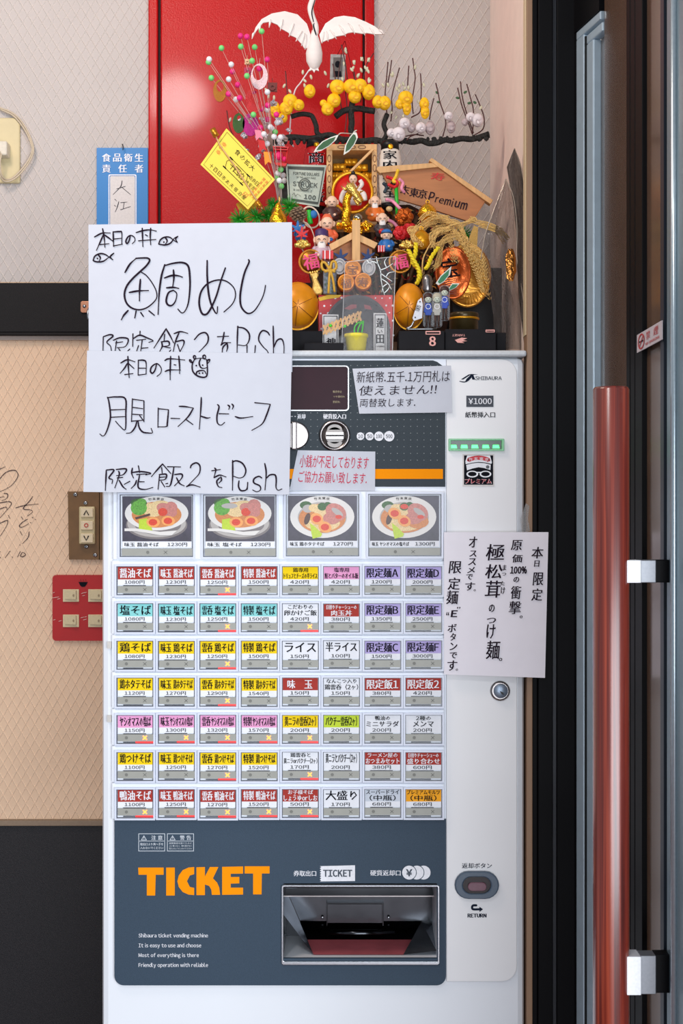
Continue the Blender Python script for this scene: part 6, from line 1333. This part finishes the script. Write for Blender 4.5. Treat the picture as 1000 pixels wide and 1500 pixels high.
# yellow ropes
yr = mat('yellow_twisted_rope', (238,214,30), .6, var=.1, scale=300)
def rope(pts, y, m, lab, r=.0026):
    mb = MB(); P_ = catmull([W(a, b, y) for a, b in pts], 10); 
    for ph in (0, PI):
        Q_ = []
        for i, p in enumerate(P_): a = i*.9+ph; Q_.append(p+Vector((math.cos(a)*r*.7, math.sin(a)*r*.7, 0)))
        mb.tube(Q_, r*.8, 6)
    return single('twisted_rope', mb, m, lab, 'rope', 'yellow twisted ropes')
rope([(609,356),(608,372),(604,384),(613,396),(613,412)], .10, yr, 'yellow twisted rope hanging beside the gold-brown bell'); rope([(598,366),(604,378),(612,392),(615,405),(610,416)], .09, yr, 'yellow twisted rope crossing over the other, nearest the round bale'); rope([(642,362),(632,376),(627,388),(623,394)], .10, yr, 'short yellow twisted rope in front of the red lens disc')
# round gold and red discs at the right
for cx_, cy2, rx, ry, y, m, lab, nm in ((684,404,35,47,.205,mat('ribbed_gold_disc', (214,150,60), .3, .8, var=.12, scale=60, bump=.001, stretch=(1,1,3)), 'large ribbed gold oval disc at the far end of the charms', 'gold_disc'), (663,400,26,39,.185,mat('copper_red_disc', (206,96,40), .25, .7, var=.2, scale=60, bump=.0012), 'copper red oval disc with black character in front of the gold disc', 'copper_disc')):
    t = thing(nm, lab, 'disc', W(cx_, cy2+ry, y)); mb = MB(); q = S(y); mb.lathe(W(cx_, cy2, y), [(rx*q,0),(rx*q*1.0,.004),(rx*q*.95,.006),(rx*q*.90,.004),(rx*q*.4,.009),(.001,.010)], 40, 0, Matrix.Rotation(PI/2,3,'X') @ Matrix.Scale(ry/rx, 3, (0,1,0))); part('disc_body', mb, m, t)
    mb = MB()
    for k_ in range(22 if rx > 30 else 0): a = -1.5+k_*.15; mb.tube([W(cx_+math.cos(a)*rx*.62, cy2+math.sin(a)*ry*.62, y-.0085), W(cx_+math.cos(a)*rx*.90, cy2+math.sin(a)*ry*.90, y-.0050)], .0007, 4)
    if rx < 30:
        mk = MB(); put(mk, '宝', cx_-17, cy2-22, cx_+9, cy2+6, y-.0118, bold=.05, rot=-.15); part('black_character', mk, print_black, t)
        for k_ in range(9): mb.stroke([(cx_-14+k_*.6, cy2+8+k_*3), (cx_-4+k_*.4, cy2+6+k_*3), (cx_+6, cy2+9+k_*3)], 1.1, y-.0112)
    else: put(mb, '大', cx_+8, cy2-32, cx_+22, cy2-20, y-.0095, bold=.03)
    part('disc_marks', mb, mat('dark_red_mark', (110,20,10), .5) if rx < 30 else brass, t)
mb = MB(); Q = [(688,345),(694,330),(700,333),(697,392),(685,395),(682,370)]; mb.poly(Q, .215, .219); single('gold_paper_fan', mb, mat('gold_paper_strip', (196,160,84), .5, .3, bump=.001, scale=300), 'narrow pale gold paper strip above the gold disc', 'paper strip')
# white edged green leaves near the keyring figures
for pts, lab in ((((638,415),(645,404),(661,390),(659,402),(650,413),(642,418)), 'green leaf with pale edge pointing up above the keyring figures'), (((655,425),(662,415),(673,415),(668,421),(658,426)), 'small green leaf with pale edge pointing right above the keyring figures')):
    cx_ = sum(p[0] for p in pts)/len(pts); cy2 = sum(p[1] for p in pts)/len(pts); y0 = .085; t = thing('edged_leaf', lab, 'leaf', W(cx_, cy2+8, y0), 'pale-edged green leaves at the figures'); mb = MB(); mb.poly(list(pts), y0, y0+.001); part('leaf_edge', mb, MATS['leaf_white_edge'], t); mb = MB(); mb.poly([(cx_+(a-cx_)*.74, cy2+(b-cy2)*.74) for a, b in pts], y0-.0007, y0); part('green_centre', mb, mat('leaf_mid_green', (34,120,76), .5), t)
# keyring figures
kg = thing('keyring_figures', 'acrylic keyring charm of three small figures in blue and grey tops', 'keyring', W(635, 480, .055)); yk = .055
kf = [(627,437,(30,70,170)), (640,437,(178,176,168)), (651,427,(36,70,180))]
for i, (x, hy, c_) in enumerate(kf):
    y0 = yk-.003*(i == 1)
    mb = MB(); mb.poly(rrect(x-7.5, hy-9, x+7.5, hy+43, 5), y0+.0012, y0+.0030); part('clear_backing', mb, film('clear_acrylic', (220,224,228), .05), kg)
    mb = MB(); mb.pball(x, hy-2, y0+.001, 6.8, 6.2, 4); mb.poly([(x-6.6,hy-2),(x+6.6,hy-2),(x+6,hy+4),(x-6,hy+4)], y0+.0004, y0+.003); part('hair', mb, mat('keyring_dark_hair', (62,34,30), .5) if i != 1 else mat('keyring_fair_hair', (186,180,160), .5), kg)
    mb = MB(); mb.pball(x, hy+1, y0-.0002, 5.2, 5.6, 3); part('face', mb, mat('keyring_face', (206,214,196), .5), kg); mb = MB(); face(mb, x, hy+1, y0-.0002+.0015, 5.2*1.0); part('face_lines', mb, hairb, kg)
    mb = MB(); mb.poly([(x-4,hy+7),(x+4,hy+7),(x+6.6,hy+20),(x+4.6,hy+21),(x+4,hy+25),(x-4,hy+25),(x-4.6,hy+21),(x-6.6,hy+20)], y0-.001, y0+.002); part('top', mb, mat('keyring_top_%d' % i, c_, .5), kg, bevel=.0008)
    mb = MB(); mb.ring(ell(x, hy+12, 4, 4, 14), ell(x, hy+12, 3.2, 3.2, 14), y0-.0016, y0-.001); part('collar', mb, print_white, kg)
    for s_ in (-1, 1): mb = MB(); mb.tube([W(x+s_*2.2, hy+25, y0), W(x+s_*2.4, hy+40, y0)], [.0022,.0015], 7); mb.pball(x+s_*2.8, hy+41, y0-.001, 2.2, 1.4, 2.2); part('leg', mb, mat('keyring_leg', (70,50,44), .5), kg)
mb = MB(); mb.poly([(612,440),(617,436),(619,446),(618,466),(606,470),(604,466)], yk, yk+.0015); wt = part('white_tag', mb, print_white, kg); mb = MB(); put(mb, 'TOKYO', 607.5, 448, 616.5, 455, yk-.0009, rot=-1.2); mb.flat(ell(608,465,1.2,n=5), yk-.0009); mb.flat(ell(615,442,1.2,n=5), yk-.0009); part('tag_marks', mb, ink, wt)
mb = MB(); mb.ptube([(606,470),(602,478),(597,482),(640,482)], yk, .0016, 6); mb.ptube([(628,425),(626,415),(620,410)], yk+.01, .0015, 6); part('metal_loop', mb, steel, kg)
mb = MB(); mb.plathe(625.5, .065, [(3,402),(6,405),(8,411),(7,418),(8.6,424),(6,430)], 16); part('chrome_clasp', mb, chrome, kg)
# dark props
mb = MB(); x0_, _, z1_ = W(662, 392, .26); x1_, _, z0_ = W(735, 500, .26); mb.box(x0_, x1_, .26, .30, TOPZ, z1_); single('black_back_board', mb, blackp, 'plain black upright board behind the gold disc and round olive tin', 'board', bevel=.002)
zb2 = py_top(.13); t = thing('olive_tin', 'low round dark olive lacquer tin behind the black boxes', 'tin', W(679, zb2, .13)); mb = MB(); mb.plathe(679, .13, [(21,459),(22,461),(22,466),(21.2,467),(21.2,zb2)], 30); part('tin_body', mb, mat('olive_lacquer', (74,62,36), .3, .4, var=.2, scale=60), t); mb = MB(); mb.plathe(679, .13, [(22.6,466),(22.8,468),(22.4,469)], 30); part('tin_rim', mb, brass, t)
bxm = mat('matt_black_card', (24,23,27), .7, spec=.2, var=.1, scale=100)
def blk(name, lab, a, b, c, y0, y1, cat='box'):
    x0_, _, z1_ = W(a, b, y0); x1_ = W(c, 0, y0)[0]; mb = MB(); mb.box(x0_, x1_, y0, y1, TOPZ, z1_); t = thing(name, lab, cat, ((x0_+x1_)/2, (y0+y1)/2, TOPZ)); part('carton', mb, bxm, t, bevel=.0012); return t
t = blk('black_carton', 'matt black carton with pinkish printed outlines and an 8 at the lid edge', 584, 484.5, 651, .015, .085)
mb = MB(); put(mb, '8', 628.5, 492.5, 638, 507, .0136, bold=.05); mb.ring(rrect(623,483.8+1,645,490,1), rrect(624.4,486.4,643.6,488.8,.6), .0136, .0146); part('pink_print', mb, mat('dusty_pink_print', (226,160,150), .5), t)
t = blk('black_carton', 'matt black carton with small upside-down white word on the front', 651.6, 482, 726.5, .018, .085)
mb = MB(); put(mb, 'TARGET', 662, 489.5, 681, 492.5, .0166, bold=.03, flip=True); mb.flat([(666,498),(676,494.5),(684,495.5),(678,498),(684,499.5),(676,500.5),(680,502.5),(670,502)], .0166); mb.ring(rrect(711,481.8+1,724.5,486.8,1), rrect(712.2,484.4,723.4,485.8,.5), .0166, .0176); part('print', mb, MATS['dusty_pink_print'], t)
blk('black_carton', 'plain low dark carton under the half-hidden gold ball', 424, 484.5, 472, .03, .10)
t = blk('black_tray', 'low dark grey tray edge in front of the half-hidden gold ball', 445, 502, 503, .008, .04, 'tray')
blk('black_carton', 'low plain black carton with worn side, right of the upside-down word', 727, 487, 741, .03, .12)
# big clear wrapping film at the right, with dark inner sheet
random.seed(3)
t = thing('clear_wrapping_film', 'tall crumpled clear plastic wrapping standing against the wall beside the charms', 'plastic wrap', W(757, 512, .12))
def filmsheet(outline_l, outline_r, y0, amp, m, nm, n=16, ph=0):
    mb = MB(); vs = []; fs = []
    for j, ((xl, yl), (xr, yr)) in enumerate(zip(outline_l, outline_r)):
        for i in range(9):
            u = i/8; x = xl+(xr-xl)*u; y_ = yl+(yr-yl)*u; vs.append(W(x, y_, y0+amp*math.sin(u*7+j*.7+ph)+amp*.6*math.sin(j*1.9+i*2.3)))
    for j in range(len(outline_l)-1):
        for i in range(8): q = j*9+i; fs.append((q, q+9, q+10, q+1))
    mb.add(vs, fs, 0, True); return part(nm, mb, m, t)
filmsheet([(740,262),(726,300),(712,340),(704,380),(716,420),(722,460),(724,511)], [(741,262),(752,290),(757,330),(758,380),(764,420),(770,460),(774,512)], .10, .006, film('clear_wrap', (84,76,72), .50), 'front_film')
filmsheet([(753,217),(742,245),(746,270),(752,300),(756,340),(757,390),(760,440),(768,511)], [(754,217),(762,240),(768,275),(773,310),(774,350),(777,400),(777,450),(778,511)], .07, .005, film('smoky_wrap', (52,46,42), .86), 'smoky_film')
for pts in ([(753,217),(762,240),(768,275),(773,312),(776,360),(780,400),(776,450),(778,511)], [(741,262),(752,290),(757,335),(757,380),(764,425),(770,470),(773,511)], [(741,262),(726,300),(711,342),(704,380)]):
    mb = MB(); mb.ptube(pts, .068, .0007, 5); part('film_edge', mb, mat('film_edge_pale', (190,176,160), .2, .3), t)
mb = MB(); mb.pball(748, 388, .098, 8, 24, 3, noise=.12); part('painted_gold_gleam', mb, mat('copper_gleam', (170,110,50), .2, .9, bump=.002, scale=120), t)  # glow reflected in the film, modelled as a copper-coloured blob
# filler foliage and foil in the gaps of the rake
random.seed(21)
cols = [mat('foil_gold_leaf', (206,150,40), .3, .8), mat('foil_red_leaf', (170,20,24), .4, .2), mat('foil_green_leaf', (40,90,40), .5), mat('foil_brown_leaf', (110,70,34), .6), mat('foil_cream_leaf', (206,180,130), .6)]
fl = thing('foil_leaf_backing', 'dense backing of small gold, red and green foil leaves filling the rake', 'foil leaves', W(560, 420, .26))
for ci, m in enumerate(cols):
    mb = MB()
    for i in range(110):
        a = random.random()*2*PI; r_ = math.sqrt(random.random()); x = 560+math.cos(a)*r_*104; y_ = 372+math.sin(a)*r_*72
        if y_ > 440 or y_ < 306 or (470 < x < 562 and y_ < 348) or (x > 650 and y_ < 335): continue
        L_ = random.uniform(4, 9); b = random.random()*2*PI; yy = random.uniform(.225, .34)
        mb.add([W(x, y_, yy), W(x+math.cos(b+.4)*L_*.5, y_+math.sin(b+.4)*L_*.5, yy-.003), W(x+math.cos(b)*L_, y_+math.sin(b)*L_, yy), W(x+math.cos(b-.4)*L_*.5, y_+math.sin(b-.4)*L_*.5, yy+.003)], [(0,1,2,3)])
    part('foil_leaves', mb, m, fl, kind='stuff')
